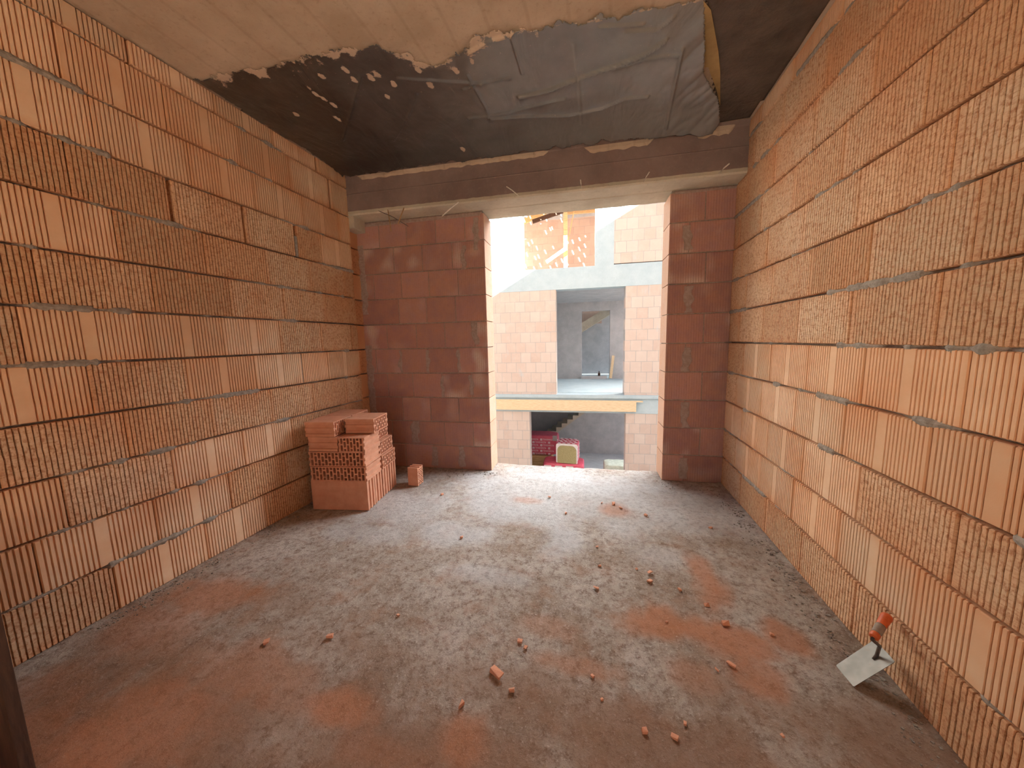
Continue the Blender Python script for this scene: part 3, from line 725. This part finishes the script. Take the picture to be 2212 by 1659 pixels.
mb.tube([tl(LB-.050, hw*.12, .0015), tp+nn*.004, tl(LB+.006, hw*.05, .012)*.7+(Hs-hd*.02)*.3, Hs-hd*.012, Hs+hd*.02], [.004, .0058, .0058, .0055, .0055], 10); mb.build('tang', M['tang'], tr, smooth=True)
HL = (He-Hs).length
def hp(f): return Hs+hd*HL*f
mb = MB(); mb.tube([hp(0), hp(.02), hp(.06), hp(.13), hp(.16)], [.0115, .0135, .0142, .0140, .0135], 16); mb.build('handle_collar', M['orange'], tr, smooth=True)
mb = MB(); mb.tube([hp(.15), hp(.22), hp(.38), hp(.48), hp(.52)], [.0130, .0140, .0148, .0148, .0140], 16); mb.build('grip', M['grip'], tr, smooth=True)
mb = MB(); mb.tube([hp(.51), hp(.55), hp(.70), hp(.84), hp(.93), hp(.985), hp(1.0)], [.0138, .0148, .0158, .0168, .0178, .0150, .006], 16); mb.build('handle_end', M['orange'], tr, smooth=True)

# ------------------------------------------------------------------ dark board at the lower left
v = on_z(51, 1700); e = on_plane(12, 1341, Vector((0, v.y, 0)), Vector((0, 1, 0)))
mb = MB(); mb.box((XL+.03, v.y, 0), (v.x, v.y+.028, e.z)); b_ = mb.build('board', M['old_board'], bevel=.002)
tag(b_, 'dark timber board standing on edge at the lower left corner', 'board')

# ------------------------------------------------------------------ clay chips on the floor
def chip(px, py, lpx, asp, label, group=None, seed=0, name='brick_chip', mat='orange_clay', yaw=0):
    c = on_z(px, py); s = (on_z(px+lpx, py)-c).length; rr = random.Random(seed*13+5)
    bm = bmesh.new()
    for i in range(14):
        sx, sy, sz = rr.choice((-1, 1)), rr.choice((-1, 1)), rr.choice((0, 1))
        bm.verts.new((sx*rr.uniform(.30, .5), sy*rr.uniform(.28, .5)*asp, sz*rr.uniform(.5, 1)*asp*.62))
    bmesh.ops.convex_hull(bm, input=bm.verts)
    for g in [v for v in bm.verts if not v.link_faces]: bm.verts.remove(g)
    me = bpy.data.meshes.new(name); bm.to_mesh(me); bm.free(); me.materials.append(M[mat])
    o = bpy.data.objects.new(name, me); COL.objects.link(o)
    o.location = (c.x, c.y, .001); o.scale = (s, s, s); o.rotation_euler = (0, 0, yaw)
    return tag(o, label, 'brick chip', group)
chip(1073, 1456, 34, .5, 'largest brick chip, long split shard in the foreground middle', None, 1, yaw=-.5)
chip(1105, 1491, 14, .9, 'pale cube-shaped brick chip below the long split shard', None, 2, yaw=.3)
chip(995, 1523, 18, .8, 'pinkish angular brick chip on the dark red dust patch', None, 3, yaw=.9)
chip(1567, 1349, 19, .6, 'dark brick chip lying on the upper edge of the wide orange stain', None, 4, yaw=.2)
chip(1579, 1437, 19, .5, 'flat slanted brick chip below the wide orange stain', None, 5, yaw=-.6)
chip(1457, 1594, 17, .6, 'tan flat brick chip near the bottom edge of the picture', None, 6, yaw=-.4)
chip(1392, 1582, 14, .9, 'small tan upright brick chip left of the flat tan one', None, 7, yaw=.2)
chip(1287, 1272, 14, .5, 'pale bar-shaped brick chip in the middle of the floor', None, 8, yaw=-.2)
chip(577, 1389, 13, .9, 'dark brick chip on the left half of the floor, left one of two', None, 9, yaw=.6)
chip(714, 1376, 15, .7, 'dark brick chip on the left half of the floor, right one of two', None, 10, yaw=.4)
chip(1403, 1239, 13, .7, 'brown brick chip halfway to the doorway, left of the long orange streak', None, 11, yaw=.8)
chip(1527, 1308, 12, .7, 'brick chip at the lower end of the long orange streak', None, 12, yaw=.1)
for i, (x, y, l) in enumerate([(1124, 1387, 12), (1135, 1401, 10), (1548, 1448, 9), (1404, 1257, 12), (1468, 1275, 9), (1295, 1223, 8), (1325, 1090, 10), (1341, 1098, 8), (1221, 1110, 8), (1395, 1114, 8),
      (1535, 1141, 8), (998, 1161, 10), (1668, 1372, 10), (955, 1069, 7), (1280, 1462, 10), (1300, 1512, 8), (1690, 1590, 9), (1290, 1182, 6), (1480, 1565, 10), (860, 1330, 8), (1440, 1345, 7), (1375, 1230, 7), (1187, 1075, 7), (1300, 1087, 6)]):
    chip(x, y, l, .75, 'tiny dark crumb of brick lying loose on the dust-covered floor', 'tiny brick crumbs on the floor', 20+i, yaw=i*1.3)
# crumbs of mortar along the foot of the walls
def rubble(name, line, n, seed, label):
    rr = random.Random(seed); mb = MB()
    for i in range(n):
        x, y = line(rr); s = rr.uniform(.0013, .0042)*(1 if rr.random() < .9 else 1.7)
        q = [Vector((rr.uniform(-1, 1), rr.uniform(-1, 1), rr.uniform(-.2, 1)))*s for _ in range(8)]
        c = Vector((x, y, s*.5)); a = rr.uniform(0, 6.28)
        mb.box((-s, -s*.8, -s*.7), (s, s*.8, s*.7), lambda X, Y, Z_: c+Vector((X*math.cos(a)-Y*math.sin(a), X*math.sin(a)+Y*math.cos(a), Z_))+Vector((N(X*300, Y*300, i), N(Y*300, Z_*300, i), 0))*s*.6)
    o = mb.build(name, M['mortar']); return tag(o, label, 'rubble', None, 'stuff')
rubble('rubble', lambda r: (lambda y: (XR-ANG_R*y-abs(r.gauss(0, .05))-.012, y))(r.uniform(.8, 3.3)), 800, 1, 'grey mortar crumbs along the foot of the right wall')
rubble('rubble', lambda r: (XL+.012+abs(r.gauss(0, .045)), r.uniform(.9, 2.9)), 650, 2, 'grey mortar crumbs along the foot of the left wall')
def pl_(r):
    t = r.uniform(T_LC+.6, T_JL+.08) if r.random() < .6 else r.uniform(T_JR-.05, T_RC-.02); q = bp(t, -.012-abs(r.gauss(0, .07)), 0); return q.x, q.y
rubble('rubble', pl_, 300, 3, 'grey mortar crumbs at the foot of the two piers')

# ------------------------------------------------------------------ tie wires and splinters on the beam
for i, (a, b, r_, m, lb) in enumerate([((1120, 425), (1094, 403), .005, 'wire', 'pale tie wire slanting left from the beam above the left jamb'), ((1256, 409), (1254, 388), .005, 'wire', 'short upright tie wire on the beam above the opening'),
        ((1390, 397), (1403, 371), .005, 'wire', 'pale tie wire leaning right on the beam above the right jamb'), ((1553, 376), (1576, 353), .0055, 'wire', 'pale tie wire slanting right at the right end of the beam'),
        ((991, 452), (955, 467), .005, 'wire', 'white splinter sticking out under the left part of the beam'), ((838, 458), (845, 500), .004, 'straw', 'brown straw-like splinter hanging down under the beam end'),  # the white one is a splinter, built along with the wires
        ((873, 456), (860, 484), .005, 'straw', 'frayed brown splinter slanting under the beam end'), ((818, 458), (882, 489), .0028, 'tang', 'dark wire curving out under the left end of the beam')]):
    p0 = on_back(*a, -BO-.001); p0.z = max(p0.z, 2.524); p1 = on_back(*b, -BO-.035); mb = MB(); md_ = (p0+p1)/2+Vector((0, 0, .004 if i != 7 else .012))
    mb.tube([p0+BN*.045, p0, md_, p1], r_, 7); o = mb.build('tie_wire' if m != 'straw' else 'splinter', M[m], smooth=True); tag(o, lb, 'wire' if m != 'straw' else 'splinter')

# ------------------------------------------------------------------ the house across the yard
FM = frame_empty_matrix(); FO = 5.35
hb = empty('building', (0, 0, 0), 'unfinished block house across the yard seen through the opening', 'building'); hb.matrix_world = FM
def part(name, boxes, mat, parent=hb, bevel=0):
    mb = MB()
    for lo, hi in boxes: mb.box(lo, hi)
    return mb.build(name, mat, parent, bevel=bevel)
W1, W2 = -1.655, .054; D1, D2 = -.866, .746; G1, G2 = -1.557, .80
def fx(a, b, z0, z1, o0=FO, o1=FO+.30): return ((a, o0, z0), (b, o1, z1))
part('masonry', [fx(-7, G1, -3.2, -.5), fx(G2, 6, -3.2, -.5), fx(-7, D1, -.05, 2.5), fx(D2, 6, -.05, 2.5), fx(.475, 6, 3.02, 4.85)], M['facade_brick'])
part('ring_beam', [fx(-7, 6, 2.5, 3.0, FO-.006), fx(-7, W1, 3.0, 4.85, FO-.004), fx(W1, W2, 4.72, 4.85, FO-.004)], M['concrete_out'])
part('corner_column', [fx(W2, .475, 3.0, 4.85, FO-.006)], M['concrete_out'])
part('floor_slab', [((-7, FO-.05, -.13), (6, FO+.3, -.05)), ((-7, FO-.008, -.5), (6, FO+.3, -.13)), ((-7, FO+.3, -.30), (1.6, 10.2, -.04))], M['concrete_out'])
part('attic_floor', [((-7, FO+.3, 2.52), (1.45, 10.2, 2.9))], M['plaster_in'])
part('lower_floor', [((-7, FO-.3, -3.2), (6, 10.2, -2.8))], M['plaster_in'])
part('end_wall', [((-7, FO+.3, -3.0), (-6.8, 10.2, 2.9))], M['plaster_in'])
OA = 9.8
q = on_plane(1250, 818, Vector((0, 0, -.04)), UP); OR = (q-B0).dot(BN)                     # back wall of the middle room
ia, iz = tz(1257, 672, OR); ib, _ = tz(1318, 672, OR)
part('room_wall', [((-7, OR, -.04), (ia, OR+.2, 2.52)), ((ib, OR, -.04), (6, OR+.2, 2.52)), ((ia, OR, iz), (ib, OR+.2, 2.52))], M['plaster_in'])
part('room_partition', [((-2.2, FO+.3, -.04), (-2.0, OR, 2.52))], M['plaster_in'])
part('inner_wall', [((-7, OR+1.7, -.04), (6, OR+1.85, 2.52))], M['plaster_in'])
mb = MB(); (a0, z0), (a1, z1) = tz(1250, 722, OR+1.0), tz(1330, 672, OR+1.0)
mb.prism([(a0, OR+.7, z0), (a1, OR+.7, z1), (a1, OR+.7, z1+.32), (a0, OR+.7, z0+.32)], Vector((0, .9, 0))); mb.build('stair_flight', M['soffit'], hb)
mb = MB(); (a0, z0), (a1, z1) = tz(1252, 700, OR+1.65), tz(1300, 660, OR+1.65); mb.box((a0, OR+1.62, z0), (a1, OR+1.69, z1)); mb.build('brick_panel', M['attic_brick'], hb)
# lower room: concrete back wall and stair
OL = 9.2
part('lower_wall', [((-7, OL, -2.8), (6, OL+.2, -.3))], M['plaster_in'])
sm = MB(); OS = 8.3; pts = []
s0 = tz(1178, 948, OS); s1 = tz(1262, 889, OS); ns = 7
und = [tz(1196, 940, OS), tz(1262, 893, OS)]
zig = []
sx = (s1[0]-s0[0])/ns; sz = (s1[1]-s0[1])/ns
for i in range(ns): zig += [(s0[0]+sx*i, s0[1]+sz*i), (s0[0]+sx*i, s0[1]+sz*(i+1)), ]
zig += [(s1[0], s1[1])]
slope = (und[1][1]-und[0][1])/(und[1][0]-und[0][0])
poly = [(x-.9*0, z) for x, z in zig]+[(s1[0]+.4, und[1][1]+slope*.4), (und[0][0]-.5, und[0][1]-slope*.5)]
sm.prism([(x, OS, z) for x, z in poly], Vector((0, .85, 0))); sm.build('stair', M['soffit'], hb)
# attic
part('attic_wall', [((-7, OA, 2.9), (6, OA+.3, 5.98))], M['attic_brick'])
(g0, gz0), (g1, gz1) = tz(1095, 481, OA), tz(1275, 486, OA)
part('attic_ring', [((g0, OA-.012, gz0-.05), (g1+.4, OA+.02, gz0+.42))], M['plaster_in'])
SEL, SAZ = math.radians(42), math.radians(25)
SUN = Vector((math.cos(SEL)*math.sin(SAZ), math.cos(SEL)*math.cos(SAZ), -math.sin(SEL)))      # in (t, off, z)
DOTS = [(300, 400), (360, 480), (425, 570), (470, 390), (535, 490), (620, 430), (600, 350), (740, 345), (770, 390), (830, 335), (930, 330), (1030, 410), (878, 460), (755, 545), (1040, 520), (640, 620), (535, 705), (815, 690), (850, 665),
        (730, 760), (425, 780), (310, 857), (205, 935), (455, 945), (385, 995), (550, 1070), (720, 1150), (872, 1050), (355, 1197), (585, 1240), (520, 1270), (620, 1410), (940, 1400), (1052, 1322), (1155, 1375), (500, 1480),
        (330, 1435), (825, 1465), (1265, 945), (1158, 940), (1395, 890), (1508, 815), (1508, 1025), (1395, 1090), (1268, 1160), (1500, 1215), (1395, 1300), (1490, 1410), (150, 640), (205, 720), (210, 495), (160, 1340)]
ZR = 4.87; RS = .25
def zroof(o_): return ZR+(o_-FO)*RS
bm = bmesh.new()
def loop(pts):
    vs = [bm.verts.new((x, y, zroof(y))) for x, y in pts]; return [bm.edges.new((vs[i], vs[(i+1) % len(vs)])) for i in range(len(vs))]
es = loop([(-3.6, FO+.0), (1.5, FO+.0), (1.5, 10.3), (-3.6, 10.3)])
placed = []
for i, (x, y) in enumerate(DOTS):
    t, z = tz(1100+x/9.217, 420+y/9.217, OA); s = (zroof(OA)-z)/(-SUN.z+RS*SUN.y); ht, ho = t-SUN.x*s, OA-SUN.y*s
    a, b = .022, (.060 if i not in (0, 1, 3, 48, 49) else .085)
    if any(abs(ht-p)<.05 and abs(ho-q_)<.19 for p, q_ in placed) or ho < FO+.4: continue
    placed.append((ht, ho)); es += loop([(ht-a, ho-b), (ht+a, ho-b), (ht+a, ho+b), (ht-a, ho+b)])
bmesh.ops.triangle_fill(bm, use_beauty=True, use_dissolve=False, edges=es, normal=(0, 0, 1))
me = bpy.data.meshes.new('roof_deck'); bm.to_mesh(me); bm.free(); me.materials.append(M['timber'])
ro = bpy.data.objects.new('roof_deck', me); COL.objects.link(ro); ro.parent = hb; sd = ro.modifiers.new('t', 'SOLIDIFY'); sd.thickness = .02; sd.offset = 1
def beam_px(name, a, b, off, w, d, mat, parent=hb):
    (ta, za), (tb, zb) = tz(*a, off), tz(*b, off); dv = Vector((tb-ta, 0, zb-za)).normalized(); pv = Vector((-dv.z, 0, dv.x))*w/2; mb = MB()
    mb.prism([Vector((ta, off, za))-pv, Vector((tb, off, zb))-pv, Vector((tb, off, zb))+pv, Vector((ta, off, za))+pv], Vector((0, d, 0)))
    return mb.build(name, M[mat], parent)
pt0, _ = tz(1221.5, 500, 6.15)
mb = MB(); mb.box((pt0-.05, 6.12, 2.9), (pt0+.05, 6.22, zroof(6.12)-.01)); mb.build('roof_post', M['timber'], hb)
beam_px('rafter', (1085, 500), (1200, 446), 9.45, .16, .08, 'timber'); beam_px('rafter', (1150, 478), (1260, 440), 9.1, .12, .08, 'old_board'); beam_px('rafter', (1226, 457), (1290, 452), 9.4, .16, .08, 'timber')
beam_px('brace', (1227, 520), (1241, 450), 7.4, .025, .02, 'timber')
# loose things over there (top level, in the same frame)
def place(o): o.matrix_world = FM; return o
o = place(beam_px('plank', (1180, 566), (1224, 535), 6.02, .085, .03, 'pale_timber', None)); tag(o, 'sunlit pale plank leaning on the timber post in the attic across', 'plank')
o = place(beam_px('plank', (1319, 817), (1325, 768), OR-.12, .085, .03, 'pale_timber', None)); tag(o, 'pale plank leaning at the right of the grey room across', 'plank')
(fa, fz), (fb, fz2) = tz(1072, 862, FO-.06), tz(1374, 887, FO-.06)
mb = MB(); mb.box((fa, FO-.085, fz2-.03), (fb, FO-.05, fz-.04)); mb.box((fa-.05, FO-.075, fz-.04), (fb+.15, FO-.05, fz-.005)); o = place(mb.build('formwork_board', M['pale_timber'], bevel=.003)); tag(o, 'long yellowish formwork board fixed along the slab edge across', 'board')
b0, bz = tz(1294, 808, OR-.03)
mb = MB(); mb.tube([(b0, OR-.06, bz-.055), (b0, OR-.06, bz+.02), (b0, OR-.06, bz+.05), (b0, OR-.06, bz+.10)], [.04, .042, .018, .016], 12); o = place(mb.build('bottle', M['old_board'], smooth=True)); tag(o, 'small dark bottle on the ledge in the grey room across', 'bottle')
part('ledge', [((ia-.02, OR-.10, -.04), (b0+.25, OR+.02, bz-.06))], M['plaster_in'])
# insulation packs and boards in the lower room
OP = 6.80
(p0, pz1), (p1, pz0) = tz(1090, 938, OP), tz(1206, 985, OP)
def soft_box(lo, hi, amp, seed, n=14):
    mb = MB(); c = [(lo[i]+hi[i])/2 for i in range(3)]
    def P(x, y, z):
        d = Vector((x-c[0], y-c[1], z-c[2])); s = Vector([2*d[i]/(hi[i]-lo[i]) for i in range(3)])
        r_ = 1-.06*(abs(s.x)**6*abs(s.z)**6+abs(s.y)**6*abs(s.z)**6+abs(s.x)**6*abs(s.y)**6)
        w = amp*N(x*7+seed, y*7, z*7)
        return Vector(c)+d*r_+Vector((0, 1, 1))*w*.5
    L = lambda a, b: [a+(b-a)*i/n for i in range(n+1)]
    for y in (lo[1], hi[1]): mb.grid([[P(x, y, z) for x in L(lo[0], hi[0])] for z in L(lo[2], hi[2])])
    for x in (lo[0], hi[0]): mb.grid([[P(x, y, z) for y in L(lo[1], hi[1])] for z in L(lo[2], hi[2])])
    for z in (lo[2], hi[2]): mb.grid([[P(x, y, z) for x in L(lo[0], hi[0])] for y in L(lo[1], hi[1])])
    return mb
pk = empty('insulation_pack', (0, 0, 0), 'long red-wrapped insulation pack with white print lying on the boards', 'insulation pack', 'insulation packs across the yard'); pk.matrix_world = FM@Matrix.Translation((0, OP, 0))
soft_box((p0, 0, pz0), (p1, .60, pz1), .012, 1).build('wrap', M['red_wrap'], pk, smooth=False)
def text(s, x, z, size, y, parent, mat):
    cu = bpy.data.curves.new('lettering', 'FONT'); cu.body = s; cu.size = size; cu.align_x = 'LEFT'; cu.extrude = .0008; cu.resolution_u = 2
    tmp = bpy.data.objects.new('lettering_curve', cu); COL.objects.link(tmp); bpy.context.view_layer.update(); me = bpy.data.meshes.new_from_object(tmp.evaluated_get(bpy.context.evaluated_depsgraph_get())); bpy.data.objects.remove(tmp); me.materials.clear(); me.materials.append(M[mat]); o = bpy.data.objects.new('lettering', me); COL.objects.link(o); o.parent = parent; o.location = (x, y, z); o.rotation_euler = (math.pi/2, 0, 0); o.scale = (.80, 1.25, 1); return o
rh = (pz1-pz0)/7.0
for r_ in range(6):
    z = pz0+rh*(r_+.25); x = p0+.02+(.235 if r_ % 2 else 0)-.1
    while x < p1-.06:
        if x > p0+.02:
            mb = MB()
            mb.box((x, -.014, z), (x+.058, -.010, z+.058)); o = mb.build('logo', M['white'], pk)
            lm = MB(); lm.prism([(x+.014, -.015, z+.014), (x+.044, -.015, z+.014), (x+.044, -.015, z+.024), (x+.032, -.015, z+.024), (x+.032, -.015, z+.044), (x+.022, -.015, z+.044), (x+.022, -.015, z+.024), (x+.014, -.015, z+.024)], Vector((0, -.002, 0))); lm.build('logo_mark', M['red_wrap'], o)
        if x+.08 > p0 and x+.38 < p1+.0: text('ТЕХНОНИКОЛЬ', x+.075, z+.010, .054, -.014, pk, 'white')
        x += .47
lb0, lz0 = tz(1194, 952, OP); lb1, lz1 = tz(1203, 941, OP)
mb = MB(); mb.box((lb0, -.016, lz0), (lb1, -.008, lz1)); mb.build('paper_label', M['grey_label'], pk)
# stack of boards beneath that pack
bz = pz0-.004; i = 0; bw0, _ = tz(1090, 990, OP-.05); bw1, _ = tz(1190, 990, OP-.05)
while bz > -2.796+.03:
    th = min(.062, bz+2.796); mb = MB(); mb.box((bw0, OP-.04-.006*(i % 2), bz-th), (bw1+.01*((i*7) % 3), OP+.6, bz-.006))
    o = place(mb.build('stacked_board', M['timber'], bevel=.003)); nm = ['topmost', 'second', 'third', 'fourth', 'fifth', 'sixth', 'seventh', 'eighth', 'ninth', 'tenth', 'eleventh', 'twelfth', 'thirteenth', 'fourteenth', 'fifteenth']
    tag(o, f'yellowish board under the long red pack, {nm[i]} from the top' if i else 'yellowish board directly under the long red pack', 'board', 'stacked boards under the red pack')
    bz -= th; i += 1
# pack with its open end towards us
OQ = 6.05
(q0, qz1), (q1, qz0) = tz(1202, 960, OQ), tz(1244, 1000, OQ)
pq = empty('insulation_pack', (0, 0, 0), 'bulky pack with an open end showing yellow mineral wool', 'insulation pack', 'insulation packs across the yard'); pq.matrix_world = FM@Matrix.Translation((q0, OQ, qz0))@Matrix.Rotation(-.10, 4, 'Z')
qw, qh = q1-q0, qz1-qz0
b = soft_box((0, 0, 0), (qw+.04, .62, qh+.03), .015, 4); b.build('wrap', M['red_wrap'], pq)
def rrect(x0, x1, z0, z1, r_, y):
    P_ = []
    for cx, cz2, a0 in ((x1-r_, z1-r_, 0), (x0+r_, z1-r_, 90), (x0+.02, z0+.02, 180), (x1-.02, z0+.02, 270)):
        rr_ = r_ if a0 < 180 else .02
        for a in range(0, 91, 15): P_.append((cx+rr_*math.cos(math.radians(a0+a)), y, cz2+rr_*math.sin(math.radians(a0+a))))
    return P_
mb = MB(); mb.prism(rrect(-.01, qw+.05, -.005, qh+.035, .06, -.012), Vector((0, .02, 0))); mb.build('film_rim', M['white_wrap'], pq)
mb = MB(); mb.prism(rrect(.03, qw+.015, -.004, qh-.015, .13, -.030), Vector((0, .03, 0))); mb.build('wool_end', M['wool'], pq)
for kx in range(4):
    for ky in range(5):
        mb = MB(); x = .03+kx*.13+.05*(ky % 2); y = .06+ky*.11; mb.box((x, y, qh+.028), (x+.07, y+.03, qh+.038)); mb.build('print_mark', M['white'], pq)
for ky in range(5):
    for kz in range(5):
        mb = MB(); y = .05+ky*.11; z = .05+kz*.09; mb.box((qw+.036, y, z), (qw+.046, y+.06, z+.025)); mb.build('print_mark', M['white'], pq)
# flat packs that carry it
(r0, rz1), (r1, _) = tz(1172, 998, OQ-.08), tz(1262, 998, OQ-.08)
zt = qz0-.012; n_ = 2; hgt = (zt+2.785)/n_
for i in range(n_):
    pf = empty('insulation_pack', (0, 0, 0), ['flat pinkish pack lying under the open-ended pack', 'lowest flat pack on the floor of the lower room across'][i], 'insulation pack', 'insulation packs across the yard'); pf.matrix_world = FM@Matrix.Translation((r0, OQ-.08, zt-hgt*(i+1)))
    soft_box((0, 0, .004), (r1-r0, .66, hgt-.004), .012, 8+i).build('wrap', M['red_wrap'], pf)
    for kx in range(3):
        mb = MB(); mb.box((.04+kx*.3, -.016, hgt-.10), (.24+kx*.3, -.006, hgt-.06)); mb.build('print_band', M['white_wrap'], pf)
(w0, wz1), (w1, wz0) = tz(1305, 1004, 6.2), tz(1345, 1016, 6.2)
sk = soft_box((w0, 6.2, -2.77), (w1+.3, 6.75, wz1), .03, 15).build('sack', M['sack']); place(sk); tag(sk, 'pale greenish sack at the right edge of the lower opening', 'sack')
# yard between the houses
mb = MB(); mb.box((-14, .42, -3.4), (12, 12, -3.2)); g = mb.build('ground', M['dark']); g.matrix_world = FM; struct(g, 'bare ground of the yard between the houses', 'ground')

# ------------------------------------------------------------------ light: sky, sun
LIGHT = dict(sky=3.2, sun=46.0, glow=9.0, exposure=1.25)
w = bpy.data.worlds.new('sky'); SC.world = w; w.use_nodes = True
wt = w.node_tree; bg = wt.nodes['Background']
skt = wt.nodes.new('ShaderNodeTexSky'); skt.sky_type = 'HOSEK_WILKIE'; skt.turbidity = 4.0; skt.ground_albedo = .4
sd_w = BT*SUN.x+BN*SUN.y+UP*SUN.z
skt.sun_direction = tuple(-sd_w)
# glow added to the sky above the house across, to light the room
tcw = wt.nodes.new('ShaderNodeTexCoord')
def band(vec, lo, hi, mx):
    d_ = wt.nodes.new('ShaderNodeVectorMath'); d_.operation = 'DOT_PRODUCT'; wt.links.new(tcw.outputs['Generated'], d_.inputs[0]); d_.inputs[1].default_value = tuple(vec)
    r_ = wt.nodes.new('ShaderNodeMapRange'); r_.interpolation_type = 'SMOOTHSTEP'; r_.inputs['From Min'].default_value = lo; r_.inputs['From Max'].default_value = hi; r_.inputs['To Max'].default_value = mx
    wt.links.new(d_.outputs['Value'], r_.inputs['Value']); return r_
b1 = band((BN*.80+BT*.60).normalized(), .25, .75, LIGHT['glow']); b2 = band(UP, .25, .5, 1.0)
mr = wt.nodes.new('ShaderNodeMath'); mr.operation = 'MULTIPLY'; wt.links.new(b1.outputs[0], mr.inputs[0]); wt.links.new(b2.outputs[0], mr.inputs[1])
gm = wt.nodes.new('ShaderNodeVectorMath'); gm.operation = 'SCALE'; gm.inputs[0].default_value = (.93, .98, 1.0); wt.links.new(mr.outputs[0], gm.inputs['Scale'])
ss = wt.nodes.new('ShaderNodeVectorMath'); ss.operation = 'SCALE'; wt.links.new(skt.outputs[0], ss.inputs[0]); ss.inputs['Scale'].default_value = LIGHT['sky']
ad = wt.nodes.new('ShaderNodeVectorMath'); wt.links.new(gm.outputs[0], ad.inputs[0]); wt.links.new(ss.outputs[0], ad.inputs[1])
wt.links.new(ad.outputs[0], bg.inputs[0]); bg.inputs[1].default_value = 1.0
sl = bpy.data.lights.new('sun', 'SUN'); sl.energy = LIGHT['sun']; sl.angle = math.radians(.53); sl.color = (1, .93, .82)
so_ = bpy.data.objects.new('sun', sl); COL.objects.link(so_); so_.rotation_euler = sd_w.to_track_quat('-Z', 'Y').to_euler(); so_.location = (-6, -12, 16)

# ------------------------------------------------------------------ camera and colour management
cd = bpy.data.cameras.new('camera'); cd.sensor_fit = 'HORIZONTAL'; cd.sensor_width = 36; cd.lens = F_PX/2212*36; cd.clip_start = .02; cd.clip_end = 200
co_ = bpy.data.objects.new('camera', cd); COL.objects.link(co_)
co_.matrix_world = Matrix(((AX_R.x, AX_U.x, -AX_F.x, EYE.x), (AX_R.y, AX_U.y, -AX_F.y, EYE.y), (AX_R.z, AX_U.z, -AX_F.z, EYE.z), (0, 0, 0, 1)))
SC.camera = co_
SC.view_settings.view_transform = 'Standard'; SC.view_settings.look = 'None'; SC.view_settings.gamma = 1; SC.view_settings.use_curve_mapping = False
SC.view_settings.exposure = LIGHT['exposure']
SC.cycles.diffuse_bounces = 8; SC.cycles.max_bounces = 12; SC.cycles.sample_clamp_indirect = 12
